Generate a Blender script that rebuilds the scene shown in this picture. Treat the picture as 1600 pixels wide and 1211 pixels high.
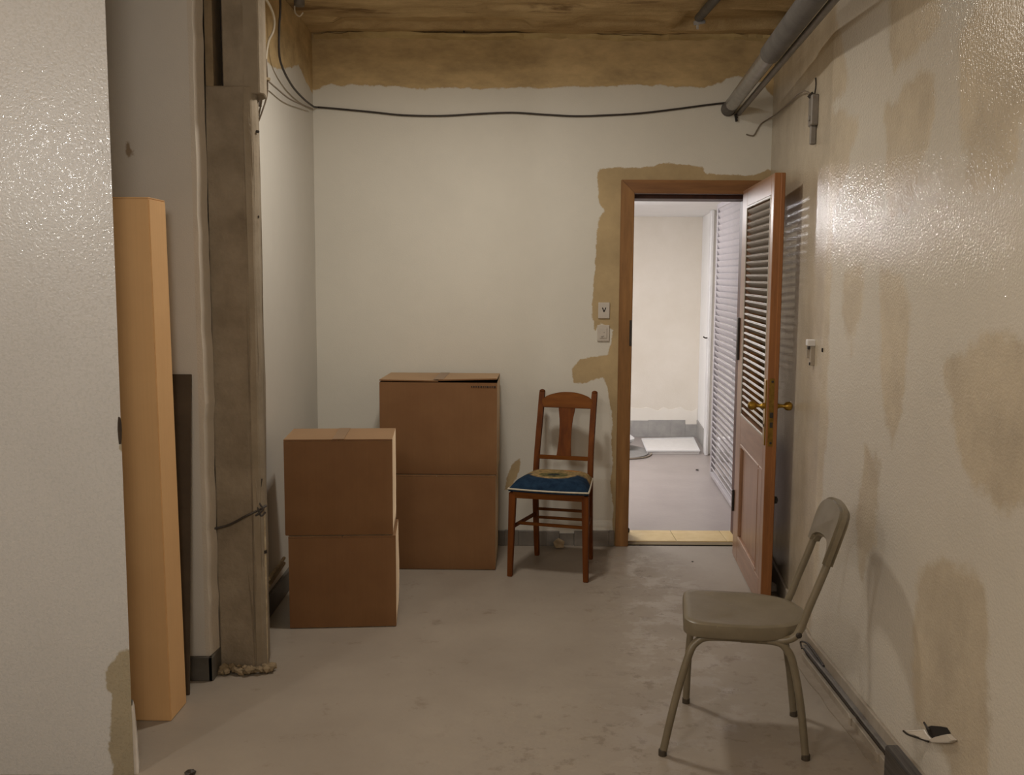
import bpy, bmesh, math, random
import numpy as np
from mathutils import Vector, Matrix
random.seed(7)
for o in list(bpy.data.objects): bpy.data.objects.remove(o)
SC = bpy.context.scene
COL = SC.collection

# ------------------------------------------------------------------ camera
F_PX = 1575.0; EYE = 1.54
PITCH = math.atan(175 / F_PX); ROLL = math.radians(0.33)
cf = Vector((0, math.cos(PITCH), -math.sin(PITCH))); cr0 = Vector((1, 0, 0)); cu0 = cr0.cross(cf)
cr = cr0 * math.cos(ROLL) + cu0 * math.sin(ROLL); cu = -cr0 * math.sin(ROLL) + cu0 * math.cos(ROLL)
camd = bpy.data.cameras.new('camera'); cam = bpy.data.objects.new('camera', camd); COL.objects.link(cam)
camd.sensor_width = 36.0; camd.sensor_fit = 'HORIZONTAL'; camd.lens = F_PX / 1600 * 36.0
camd.clip_start = 0.02
mw = Matrix((( cr.x, cu.x, -cf.x, 0), (cr.y, cu.y, -cf.y, 0), (cr.z, cu.z, -cf.z, EYE), (0, 0, 0, 1)))
cam.matrix_world = mw
SC.camera = cam

# ------------------------------------------------------------------ light and exposure
SC.view_settings.view_transform = 'Standard'; SC.view_settings.look = 'None'
SC.view_settings.exposure = 0.0; SC.view_settings.gamma = 1.0; SC.view_settings.use_curve_mapping = False
wd = bpy.data.worlds.new('world'); SC.world = wd; wd.use_nodes = True
wd.node_tree.nodes['Background'].inputs[0].default_value = (0.5, 0.47, 0.43, 1); wd.node_tree.nodes['Background'].inputs[1].default_value = 0.02
def lamp(name, kind, loc, power, color, size, target=None, sy=None):
    l = bpy.data.lights.new(name, kind); o = bpy.data.objects.new(name, l); COL.objects.link(o)
    l.energy = power; l.color = color; o.location = loc
    if kind == 'AREA':
        l.size = size
        if sy: l.shape = 'RECTANGLE'; l.size_y = sy
        if target: o.rotation_euler = (Vector(target) - Vector(loc)).to_track_quat('-Z', 'Y').to_euler()
    else: l.shadow_soft_size = size
    return o
lamp('ceiling_panel', 'AREA', (-0.15, 4.20, 2.72), 22, (1.0, 0.93, 0.84), 0.22, (-0.15, 4.20, 0.0))
lamp('hanging_bulb', 'POINT', (-0.55, 1.15, 2.08), 36, (1.0, 0.93, 0.84), 0.17)
lamp('front_fill_lamp', 'POINT', (-0.30, -0.30, 2.25), 18, (1.0, 0.94, 0.87), 0.30)  # unseen fill lamp, added to brighten the near walls and tall carton
lamp('corner_glint_lamp', 'POINT', (-2.25, 0.70, 2.05), 42, (1.0, 0.96, 0.92), 0.07)  # unseen lamp, added for the sparkle on the partition
lamp('hall_tube', 'AREA', (0.0, 7.7, 2.06), 50, (1.0, 0.97, 0.97), 0.9, (0.35, 7.8, 0.0), 0.5)
lamp('hall_bulb', 'POINT', (0.52, 7.30, 1.99), 21, (1.0, 0.98, 0.99), 0.05)

# ------------------------------------------------------------------ helpers
def ray(px, py): return cf + cr * ((px - 800) / F_PX) + cu * ((605.5 - py) / F_PX)
CP = Vector((0, 0, EYE))
def at_y(px, py, Y): d = ray(px, py); return CP + d * (Y / d.y)
def at_x(px, py, X): d = ray(px, py); return CP + d * (X / d.x)
def at_z(px, py, Z): d = ray(px, py); return CP + d * ((Z - EYE) / d.z)

def S(r, g, b, k=1.0):
    f = lambda c: ((c / 255 + 0.055) / 1.055) ** 2.4 if c > 10 else c / 255 / 12.92
    return (f(r) * k, f(g) * k, f(b) * k, 1)

class NT:
    def __init__(s, name):
        s.m = bpy.data.materials.new(name); s.m.use_nodes = True; s.t = s.m.node_tree
        s.b = s.t.nodes['Principled BSDF']; s.co = s.n('ShaderNodeTexCoord')
    def n(s, t, **kw):
        x = s.t.nodes.new(t)
        for k, v in kw.items(): setattr(x, k, v)
        return x
    def l(s, a, b): s.t.links.new(a, b)
    def noise(s, scale, detail=4, rough=0.55, stretch=None, src='Object'):
        x = s.n('ShaderNodeTexNoise'); x.inputs['Scale'].default_value = scale; x.inputs['Detail'].default_value = detail; x.inputs['Roughness'].default_value = rough
        if stretch:
            mp = s.n('ShaderNodeMapping'); mp.inputs['Scale'].default_value = stretch; s.l(s.co.outputs[src], mp.inputs['Vector']); s.l(mp.outputs[0], x.inputs['Vector'])
        else: s.l(s.co.outputs[src], x.inputs['Vector'])
        return x.outputs['Fac']
    def ramp(s, fac, a, b, ca, cb):
        r = s.n('ShaderNodeValToRGB'); e = r.color_ramp.elements; e[0].position = a; e[1].position = b; e[0].color = ca; e[1].color = cb
        s.l(fac, r.inputs['Fac']); return r.outputs['Color']
    def rng(s, fac, a, b, lo=0.0, hi=1.0, smooth=False):
        r = s.n('ShaderNodeMapRange'); r.inputs[1].default_value = a; r.inputs[2].default_value = b; r.inputs[3].default_value = lo; r.inputs[4].default_value = hi
        if smooth: r.interpolation_type = 'SMOOTHSTEP'
        s.l(fac, r.inputs[0]); return r.outputs[0]
    def mix(s, fac, a, b):
        x = s.n('ShaderNodeMix', data_type='RGBA')
        for i, v in ((0, fac), (6, a), (7, b)):
            if hasattr(v, 'is_linked'): s.l(v, x.inputs[i])
            else: x.inputs[i].default_value = v
        return x.outputs[2]
    def math(s, op, a, b):
        x = s.n('ShaderNodeMath', operation=op)
        for i, v in enumerate((a, b)):
            if hasattr(v, 'is_linked'): s.l(v, x.inputs[i])
            else: x.inputs[i].default_value = v
        return x.outputs[0]
    def attr(s, name):
        a = s.n('ShaderNodeAttribute'); a.attribute_name = name; return a.outputs['Fac']
    def bump(s, h, strength, dist=0.01, prev=None):
        b = s.n('ShaderNodeBump'); b.inputs['Strength'].default_value = strength; b.inputs['Distance'].default_value = dist
        s.l(h, b.inputs['Height'])
        if prev: s.l(prev, b.inputs['Normal'])
        return b.outputs[0]
    def out(s, color=None, rough=None, normal=None, metal=None, spec=None):
        for k, v in (('Base Color', color), ('Roughness', rough), ('Normal', normal), ('Metallic', metal), ('Specular IOR Level', spec)):
            if v is None: continue
            if hasattr(v, 'is_linked'): s.l(v, s.b.inputs[k])
            else: s.b.inputs[k].default_value = v
        return s.m

def simple(name, c1, c2=None, rough=0.6, scale=20, bump=0.0, bscale=80, metal=0.0, stretch=None, lo=0.3, hi=0.7, spec=0.5, dist=0.005):
    t = NT(name); c = c1
    if c2: c = t.ramp(t.noise(scale, 5, 0.6, stretch), lo, hi, c1, c2)
    nm = t.bump(t.noise(bscale, 3, 0.5, stretch), bump, dist) if bump else None
    return t.out(c, rough, nm, metal, spec)

# ------------------------------------------------------------------ materials
M = {}
PAINT = S(199, 187, 171); BEIGE = S(171, 148, 112); BROWN = S(192, 167, 123)
def wall_mat(name, paint, under, ceiling_brown=None, gloss=False, var=0.05, soft=0.003, wob=0.035, bmp=0.30):
    """paint with bare plaster where attribute 'bare' is negative (metres to the edge of the paint)"""
    t = NT(name)
    sd = t.math('ADD', t.attr('bare'), t.math('MULTIPLY', t.math('SUBTRACT', t.noise(28 if soft < 0.01 else 11, 6, 0.65), 0.5), wob))
    fac = t.rng(sd, -soft, soft, 1, 0, soft > 0.01)
    pk = tuple(c * (1 - 2 * var) for c in paint[:3]) + (1,)
    pc = t.ramp(t.noise(1.3, 5, 0.6), 0.3, 0.7, pk, paint)
    uc = t.ramp(t.noise(3.2, 6, 0.65), 0.3, 0.7, tuple(c * 0.78 for c in under[:3]) + (1,), tuple(min(1, c * 1.12) for c in under[:3]) + (1,))
    if ceiling_brown:
        sd2 = t.math('ADD', t.attr('brown'), t.math('MULTIPLY', t.math('SUBTRACT', t.noise(14, 6, 0.65), 0.5), 0.05))
        bc = t.ramp(t.noise(4.5, 6, 0.7, (0.7, 1, 1.6)), 0.32, 0.68, tuple(c * 0.66 for c in ceiling_brown[:3]) + (1,), tuple(c * 1.18 for c in ceiling_brown[:3]) + (1,))
        uc = t.mix(t.rng(sd2, -0.012, 0.012, 1, 0, True), uc, bc)
        fac = t.math('MAXIMUM', fac, t.rng(sd2, -0.004, 0.004, 1, 0))
    col = t.mix(fac, pc, uc)
    g = t.noise(210 if not gloss else 125, 2, 0.55)
    nm = t.bump(g, 0.3 if not gloss else bmp, 0.002 if not gloss else 0.004)
    nm = t.bump(t.noise(9, 4, 0.5), 0.15, 0.006, nm)
    if gloss == 2: ro = t.rng(fac, 0, 1, 0.085, 0.20)
    elif gloss: ro = t.math('ADD', t.rng(t.noise(95, 2, 0.5), 0.53, 0.61, 0.36, 0.06), t.math('MULTIPLY', fac, 0.12))
    else: ro = t.rng(fac, 0, 1, 0.62, 0.85)
    return t.out(col, ro, nm, spec=0.5 if gloss else 0.35)
M['wall_back'] = wall_mat('back_wall_paint', S(217, 213, 201), S(182, 160, 121), BROWN)
M['wall_left'] = wall_mat('left_wall_paint', S(208, 204, 194), S(172, 152, 116), BROWN)
M['wall_alcove'] = wall_mat('alcove_paint', S(201, 194, 184), S(150, 132, 110))
M['wall_right'] = wall_mat('right_wall_gloss_paint', S(201, 194, 181), S(191, 178, 156), gloss=2, soft=0.022, wob=0.12, bmp=0.52)
M['partition'] = wall_mat('partition_gloss_paint', S(182, 181, 179), S(146, 136, 114), gloss=True)

def floor_mat():
    t = NT('grey_floor_paint')
    c = t.ramp(t.noise(1.1, 6, 0.62), 0.3, 0.7, S(140, 130, 118), S(158, 148, 135))
    spots = t.rng(t.noise(7, 7, 0.7), 0.60, 0.68, 0, 1)
    c = t.mix(t.math('MULTIPLY', spots, 0.45), c, S(112, 98, 82))
    fine = t.rng(t.noise(60, 3, 0.6), 0.70, 0.76, 0, 0.5)
    c = t.mix(fine, c, S(172, 162, 148))
    worn = t.math('MULTIPLY', t.rng(t.noise(6.0, 7, 0.72), 0.50, 0.56, 0, 1), t.rng(t.attr('worn'), 0.0, 0.3, 0, 1))
    c = t.mix(t.math('MULTIPLY', worn, 0.05), c, S(176, 168, 156))
    stain = t.math('MULTIPLY', t.rng(t.noise(11, 6, 0.7), 0.56, 0.62, 0, 1), t.rng(t.attr('worn'), 0.0, 0.3, 0, 1))
    c = t.mix(t.math('MULTIPLY', stain, 0.45), c, S(108, 96, 82))
    ro = t.rng(worn, 0, 1, 0.50, 0.30)
    ro = t.math('ADD', ro, t.math('MULTIPLY', t.math('SUBTRACT', t.noise(4, 4), 0.5), 0.2))
    nm = t.bump(t.noise(38, 4, 0.6), 0.22, 0.004)
    return t.out(c, ro, nm, spec=0.5)
M['floor'] = floor_mat()
def ceiling_mat():
    t = NT('bare_ceiling_concrete')
    c = t.ramp(t.noise(3.2, 7, 0.7, (0.55, 1.6, 1)), 0.32, 0.66, S(160, 134, 94), S(212, 186, 140))
    st = t.rng(t.noise(2.4, 6, 0.7, (0.5, 2.2, 1)), 0.56, 0.64, 0, 0.75)
    c = t.mix(st, c, S(108, 82, 52))
    nm = t.bump(t.noise(16, 6, 0.7), 0.6, 0.02)
    return t.out(c, 0.9, nm, spec=0.2)
M['ceiling'] = ceiling_mat()
M['concrete'] = simple('column_concrete', S(110, 98, 82), S(154, 142, 124), 0.92, 5, 0.5, 45, lo=0.25, hi=0.75, spec=0.2, dist=0.01)
M['concrete_pale'] = simple('column_pale_render', S(128, 116, 98), S(150, 138, 120), 0.9, 6, 0.4, 60, spec=0.2)
M['hole'] = simple('dark_cavity', S(30, 24, 19), None, 0.95)
M['cavity'] = simple('dark_shaded_cavity', S(34, 26, 20), S(58, 46, 34), 0.95, 30)  # near-black colour carries the shade inside the gap, slot and notch
M['plaster'] = simple('broken_plaster', S(150, 132, 104), S(186, 172, 146), 0.92, 30, 0.6, 90, spec=0.2)
M['white_edge'] = simple('white_plaster_edge', S(198, 192, 184), S(214, 208, 200), 0.7, 12, 0.3, 60)
M['base_grey'] = simple('grey_skirting_paint', S(104, 99, 92), S(128, 121, 112), 0.5, 9, 0.25, 50)
M['base_dark'] = simple('dark_grey_skirting_paint', S(74, 70, 64), S(92, 87, 80), 0.5, 9, 0.2, 50)
def cardboard(name, a, b, sheen=0.8):
    t = NT(name)
    c = t.ramp(t.noise(3.0, 5, 0.6), 0.3, 0.7, a, b)
    fl = t.noise(1.0, 2, 0.5, (160, 160, 2.0))
    c = t.mix(t.rng(fl, 0.4, 0.7, 0, 0.10), c, tuple(x * 0.7 for x in a[:3]) + (1,))
    t.b.inputs['Sheen Weight'].default_value = sheen; t.b.inputs['Sheen Roughness'].default_value = 0.4; t.b.inputs['Sheen Tint'].default_value = S(225, 203, 172)
    return t.out(c, 0.7, t.bump(fl, 0.08, 0.002), spec=0.35)
M['card'] = cardboard('brown_cardboard', S(118, 82, 50), S(130, 94, 60))
M['card_side'] = M['card']
M['card_tall'] = cardboard('orange_brown_cardboard', S(209, 166, 116), S(217, 175, 124), 0.1)
M['card_dark'] = simple('dark_brown_board', S(66, 54, 40), S(80, 66, 50), 0.8, 10)
M['tape'] = simple('brown_packing_tape', S(122, 90, 58), S(130, 98, 66), 0.35, 14)
M['ink'] = simple('dark_print', S(38, 30, 26), None, 0.8)
def wood(name, a, b, rough=0.4, stretch=(14, 14, 1.2), scale=2.2, spec=0.45):
    t = NT(name)
    g = t.noise(scale, 6, 0.62, stretch)
    c = t.ramp(g, 0.3, 0.72, a, b)
    c = t.mix(t.rng(t.noise(scale * 4, 3, 0.5, stretch), 0.55, 0.72, 0, 0.35), c, tuple(x * 0.45 for x in a[:3]) + (1,))
    return t.out(c, rough, t.bump(g, 0.10, 0.003), spec=spec)
M['chair_wood'] = wood('red_brown_chair_wood', S(82, 41, 13), S(116, 64, 21), 0.6, spec=0.15)
M['chair_wood_h'] = wood('red_brown_chair_wood_rail', S(92, 49, 15), S(130, 79, 28), 0.6, spec=0.15, stretch= (1.4, 14, 14))
M['frame_wood'] = wood('door_frame_wood', S(120, 83, 44), S(156, 113, 64), 0.5)
M['frame_wood_h'] = wood('door_head_wood', S(114, 76, 42), S(146, 102, 58), 0.5, (1.2, 14, 14))
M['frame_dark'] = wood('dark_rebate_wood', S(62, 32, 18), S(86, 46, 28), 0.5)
M['leaf_wood'] = wood('door_leaf_wood', S(134, 99, 74), S(161, 123, 96), 0.36)
M['leaf_wood_h'] = wood('door_leaf_rail_wood', S(134, 99, 74), S(161, 123, 96), 0.36, (1.2, 14, 14))
M['edge_wood'] = wood('door_edge_wood', S(118, 72, 34), S(148, 96, 50), 0.5)
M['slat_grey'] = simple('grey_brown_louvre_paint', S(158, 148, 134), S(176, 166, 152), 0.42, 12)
M['brass'] = simple('worn_brass', S(150, 116, 44), S(176, 142, 62), 0.32, 40, metal=0.85)
M['brass_dull'] = simple('tarnished_brass', S(104, 82, 34), S(140, 110, 48), 0.45, 50, metal=0.7)
M['white'] = simple('white_paint', S(206, 204, 204), S(218, 216, 215), 0.5, 8)
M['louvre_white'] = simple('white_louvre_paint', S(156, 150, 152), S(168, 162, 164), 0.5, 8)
M['hall_wall'] = simple('hall_cream_paint', S(218, 209, 195), S(226, 218, 206), 0.8, 3, 0.2, 120)
M['hall_white'] = simple('hall_white_paint', S(236, 235, 234), S(241, 240, 239), 0.7, 4, 0.15, 90)
M['hall_base'] = simple('hall_grey_skirting', S(150, 147, 144), S(170, 167, 162), 0.6, 12)
M['hall_floor'] = simple('hall_floor_paint', S(140, 130, 127), S(156, 147, 143), 0.36, 2.5, 0.15, 40, lo=0.25, hi=0.75)
M['tile_yellow'] = simple('pale_yellow_tile', S(196, 170, 116), S(212, 188, 138), 0.4, 14)
M['tile_joint'] = simple('tile_joint', S(120, 104, 76), None, 0.9)
def enamel():
    t = NT('taupe_enamel')
    c = t.ramp(t.noise(9, 5, 0.6), 0.3, 0.7, S(106, 97, 79), S(122, 112, 93))
    c = t.mix(t.rng(t.noise(55, 4, 0.6), 0.68, 0.72, 0, 0.5), c, S(150, 140, 122))
    return t.out(c, 0.36, t.bump(t.noise(30, 2), 0.03, 0.003), spec=0.5)
M['enamel'] = enamel()
M['tip'] = simple('worn_brown_tip', S(62, 54, 43), None, 0.7)
M['foot'] = simple('dark_rubber', S(34, 31, 28), None, 0.8)
def seat_cloth():
    t = NT('blue_needlepoint')
    sep = t.n('ShaderNodeSeparateXYZ'); t.l(t.co.outputs['Object'], sep.inputs[0])
    x = sep.outputs['X']; y = sep.outputs['Y']
    wob = t.math('MULTIPLY', t.math('SUBTRACT', t.noise(14, 4, 0.6), 0.5), 0.09)
    def ell(cx, cy, rx, ry):
        a = t.math('DIVIDE', t.math('SUBTRACT', x, cx), rx); b = t.math('DIVIDE', t.math('SUBTRACT', y, cy), ry)
        return t.math('ADD', t.math('SQRT', t.math('ADD', t.math('MULTIPLY', a, a), t.math('MULTIPLY', b, b)), 0), t.math('MULTIPLY', wob, 4))
    blue = t.ramp(t.noise(30, 3, 0.6), 0.3, 0.7, S(22, 38, 58), S(36, 57, 78))
    tan = t.ramp(t.noise(38, 4, 0.6), 0.35, 0.65, S(112, 96, 66), S(168, 142, 98))
    green = t.ramp(t.noise(50, 3, 0.6), 0.35, 0.65, S(60, 64, 44), S(122, 112, 74))
    back = t.rng(t.math('ADD', y, wob), 0.15, 0.18, 0, 1)
    c = t.mix(back, blue, tan)
    c = t.mix(t.rng(ell(0.0, 0.135, 0.115, 0.085), 0.94, 1.04, 1, 0), c, tan)
    c = t.mix(t.rng(ell(0.0, 0.135, 0.078, 0.056), 0.92, 1.05, 1, 0), c, green)
    c = t.mix(t.rng(ell(0.0, 0.135, 0.034, 0.024), 0.9, 1.05, 1, 0), c, S(48, 52, 50))
    c = t.mix(t.rng(ell(0.07, 0.30, 0.05, 0.05), 0.9, 1.1, 1, 0), c, S(170, 118, 66))
    return t.out(c, 0.95, t.bump(t.noise(300, 2), 0.5, 0.002), spec=0.1)
M['needlepoint'] = seat_cloth()
M['piping'] = simple('pale_piping', S(176, 168, 150), S(196, 188, 170), 0.9, 60)
M['galv'] = simple('galvanised_steel', S(134, 132, 130), S(166, 164, 162), 0.30, 14, 0.1, 30, metal=0.75)
M['pipe_dark'] = simple('grey_pipe_sleeve', S(76, 73, 69), S(98, 94, 89), 0.6, 12, 0.3, 50)
M['pipe_thin'] = simple('thin_grey_pipe', S(104, 98, 90), S(124, 117, 108), 0.55, 12)
M['cable_black'] = simple('black_cable', S(44, 38, 33), S(58, 50, 44), 0.55, 30)
M['cable_grey'] = simple('grey_wire', S(112, 100, 86), S(134, 122, 106), 0.6, 30)
M['cable_white'] = simple('white_wire', S(188, 178, 158), S(204, 194, 176), 0.5, 30)
M['plate'] = simple('ivory_plastic', S(188, 180, 168), S(196, 188, 176), 0.35, 30)
M['trunk'] = simple('grey_trunking', S(146, 136, 122), S(164, 154, 140), 0.5, 18, 0.15, 60)
M['trunk_cover'] = simple('dark_anodised_cover', S(74, 72, 72), S(122, 120, 118), 0.28, 3, metal=0.8, stretch=(60, 1, 60))
M['mat_white'] = simple('white_mat', S(214, 211, 208), S(224, 221, 218), 0.5, 20)
M['mat_dark'] = simple('grey_mat', S(124, 121, 118), S(138, 135, 132), 0.7, 20)
M['metal_dark'] = simple('dark_iron', S(44, 40, 36), S(62, 56, 50), 0.5, 30, metal=0.4)

# ------------------------------------------------------------------ object helpers
def obj(name, bm, mat, parent=None, smooth=False, loc=None, rot=None):
    me = bpy.data.meshes.new(name)
    bm.normal_update(); bm.to_mesh(me); bm.free()
    for m in (mat if isinstance(mat, (list, tuple)) else [mat]): me.materials.append(m)
    if smooth:
        me.polygons.foreach_set('use_smooth', [True] * len(me.polygons))
        try: me.set_sharp_from_angle(angle=math.radians(40))
        except Exception: pass
    o = bpy.data.objects.new(name, me); COL.objects.link(o)
    if parent: o.parent = parent
    if loc: o.location = loc
    if rot: o.rotation_euler = rot
    return o
def tag(o, label=None, cat=None, group=None, kind=None):
    for k, v in (('label', label), ('category', cat), ('group', group), ('kind', kind)):
        if v: o[k] = v
    return o
def thing(name, label, cat, loc=(0, 0, 0), rz=0.0, group=None, kind=None):
    o = bpy.data.objects.new(name, None); COL.objects.link(o); o.empty_display_size = 0.1
    o.location = loc; o.rotation_euler = (0, 0, rz)
    return tag(o, label, cat, group, kind)
def struct(name, bm, mat, parent=None, label=None, smooth=False):
    o = obj(name, bm, mat, parent, smooth)
    if not parent: o['kind'] = 'structure'
    if label: o['label'] = label
    return o
def box(bm, a, b, bev=0.0, mat=0, seg=1):
    a = Vector(a); b = Vector(b); t = bmesh.new()
    bmesh.ops.create_cube(t, size=1.0)
    for v in t.verts: v.co = Vector(((a.x + b.x) / 2 + v.co.x * (b.x - a.x), (a.y + b.y) / 2 + v.co.y * (b.y - a.y), (a.z + b.z) / 2 + v.co.z * (b.z - a.z)))
    if bev: bmesh.ops.bevel(t, geom=list(t.edges), offset=bev, segments=seg, affect='EDGES', profile=0.6)
    merge(bm, t, mat)
def merge(bm, t, mat=0, mtx=None):
    mp = {}
    for v in t.verts: mp[v] = bm.verts.new(mtx @ v.co if mtx else v.co)
    for f in t.faces:
        try: nf = bm.faces.new([mp[v] for v in f.verts]); nf.material_index = mat
        except ValueError: pass
    t.free()
def prism(bm, pts, z0, z1, bev=0.0):
    t = bmesh.new()
    lo = [t.verts.new((x, y, z0)) for x, y in pts]; hi = [t.verts.new((x, y, z1)) for x, y in pts]
    n = len(pts)
    t.faces.new(hi); t.faces.new(lo[::-1])
    for i in range(n): t.faces.new((lo[i], lo[(i + 1) % n], hi[(i + 1) % n], hi[i]))
    bmesh.ops.recalc_face_normals(t, faces=t.faces)
    if bev: bmesh.ops.bevel(t, geom=list(t.edges), offset=bev, segments=1, affect='EDGES')
    merge(bm, t)
def plate(bm, pts, origin, ax, ay, az, th, bev=0.0):
    """extrude a 2-D outline (ax, ay) by th along az"""
    t = bmesh.new(); o = Vector(origin); ax, ay, az = Vector(ax), Vector(ay), Vector(az)
    lo = [t.verts.new(o + ax * x + ay * y) for x, y in pts]; hi = [t.verts.new(o + ax * x + ay * y + az * th) for x, y in pts]
    n = len(pts); t.faces.new(hi); t.faces.new(lo[::-1])
    for i in range(n): t.faces.new((lo[i], lo[(i + 1) % n], hi[(i + 1) % n], hi[i]))
    bmesh.ops.recalc_face_normals(t, faces=t.faces)
    if bev:
        bmesh.ops.bevel(t, geom=[e for e in t.edges if len(e.link_faces) == 2 and e.calc_face_angle(0) > 0.5], offset=bev, segments=2, affect='EDGES')
    merge(bm, t)
def smoothpath(P, n=6):
    P = [Vector(p) for p in P]; out = []
    for i in range(len(P) - 1):
        p0 = P[max(i - 1, 0)]; p1 = P[i]; p2 = P[i + 1]; p3 = P[min(i + 2, len(P) - 1)]
        for k in range(n):
            t = k / n
            out.append(0.5 * ((2 * p1) + (p2 - p0) * t + (2 * p0 - 5 * p1 + 4 * p2 - p3) * t * t + (3 * p1 - p0 - 3 * p2 + p3) * t ** 3))
    out.append(P[-1]); return out
def tube(bm, P, r, seg=10, caps=True):
    P = [Vector(p) for p in P]; n = len(P)
    R = r if isinstance(r, (list, tuple)) else [r] * n
    rings = []; up = None
    for i in range(n):
        d = (P[min(i + 1, n - 1)] - P[max(i - 1, 0)]).normalized()
        if up is None: up = Vector((0, 0, 1)) if abs(d.z) < 0.9 else Vector((1, 0, 0))
        a = (up - d * up.dot(d)).normalized(); b = d.cross(a); up = a
        rings.append([bm.verts.new(P[i] + (a * math.cos(2 * math.pi * k / seg) + b * math.sin(2 * math.pi * k / seg)) * R[i]) for k in range(seg)])
    for i in range(n - 1):
        for k in range(seg): bm.faces.new((rings[i][k], rings[i][(k + 1) % seg], rings[i + 1][(k + 1) % seg], rings[i + 1][k]))
    if caps: bm.faces.new(rings[0][::-1]); bm.faces.new(rings[-1])
def bar(bm, p, q, w0, d0, w1=None, d1=None, bev=0.003, up=(1, 0, 0)):
    """rectangular bar from p to q; w along 'up', d across it"""
    p, q = Vector(p), Vector(q); w1 = w0 if w1 is None else w1; d1 = d0 if d1 is None else d1
    d = (q - p).normalized(); a = Vector(up); a = (a - d * a.dot(d)).normalized(); b = d.cross(a)
    t = bmesh.new()
    A = [t.verts.new(p + a * sx * w0 / 2 + b * sy * d0 / 2) for sx, sy in ((-1, -1), (1, -1), (1, 1), (-1, 1))]
    B = [t.verts.new(q + a * sx * w1 / 2 + b * sy * d1 / 2) for sx, sy in ((-1, -1), (1, -1), (1, 1), (-1, 1))]
    t.faces.new(A[::-1]); t.faces.new(B)
    for i in range(4): t.faces.new((A[i], A[(i + 1) % 4], B[(i + 1) % 4], B[i]))
    bmesh.ops.recalc_face_normals(t, faces=t.faces)
    if bev: bmesh.ops.bevel(t, geom=list(t.edges), offset=bev, segments=2, affect='EDGES')
    merge(bm, t)
def lathe(bm, prof, origin, axis=(0, 0, 1), seg=16):
    o = Vector(origin); z = Vector(axis).normalized(); x = z.orthogonal().normalized(); y = z.cross(x)
    rings = [[bm.verts.new(o + z * h + (x * math.cos(2 * math.pi * k / seg) + y * math.sin(2 * math.pi * k / seg)) * max(r, 1e-4)) for k in range(seg)] for r, h in prof]
    for i in range(len(rings) - 1):
        for k in range(seg): bm.faces.new((rings[i][k], rings[i][(k + 1) % seg], rings[i + 1][(k + 1) % seg], rings[i + 1][k]))
    bm.faces.new(rings[0][::-1]); bm.faces.new(rings[-1])
def new(): return bmesh.new()
def copy_of(o, parent, loc=None):
    c = o.copy(); COL.objects.link(c); c.parent = parent
    if loc is not None: c.location = loc
    return c

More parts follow.
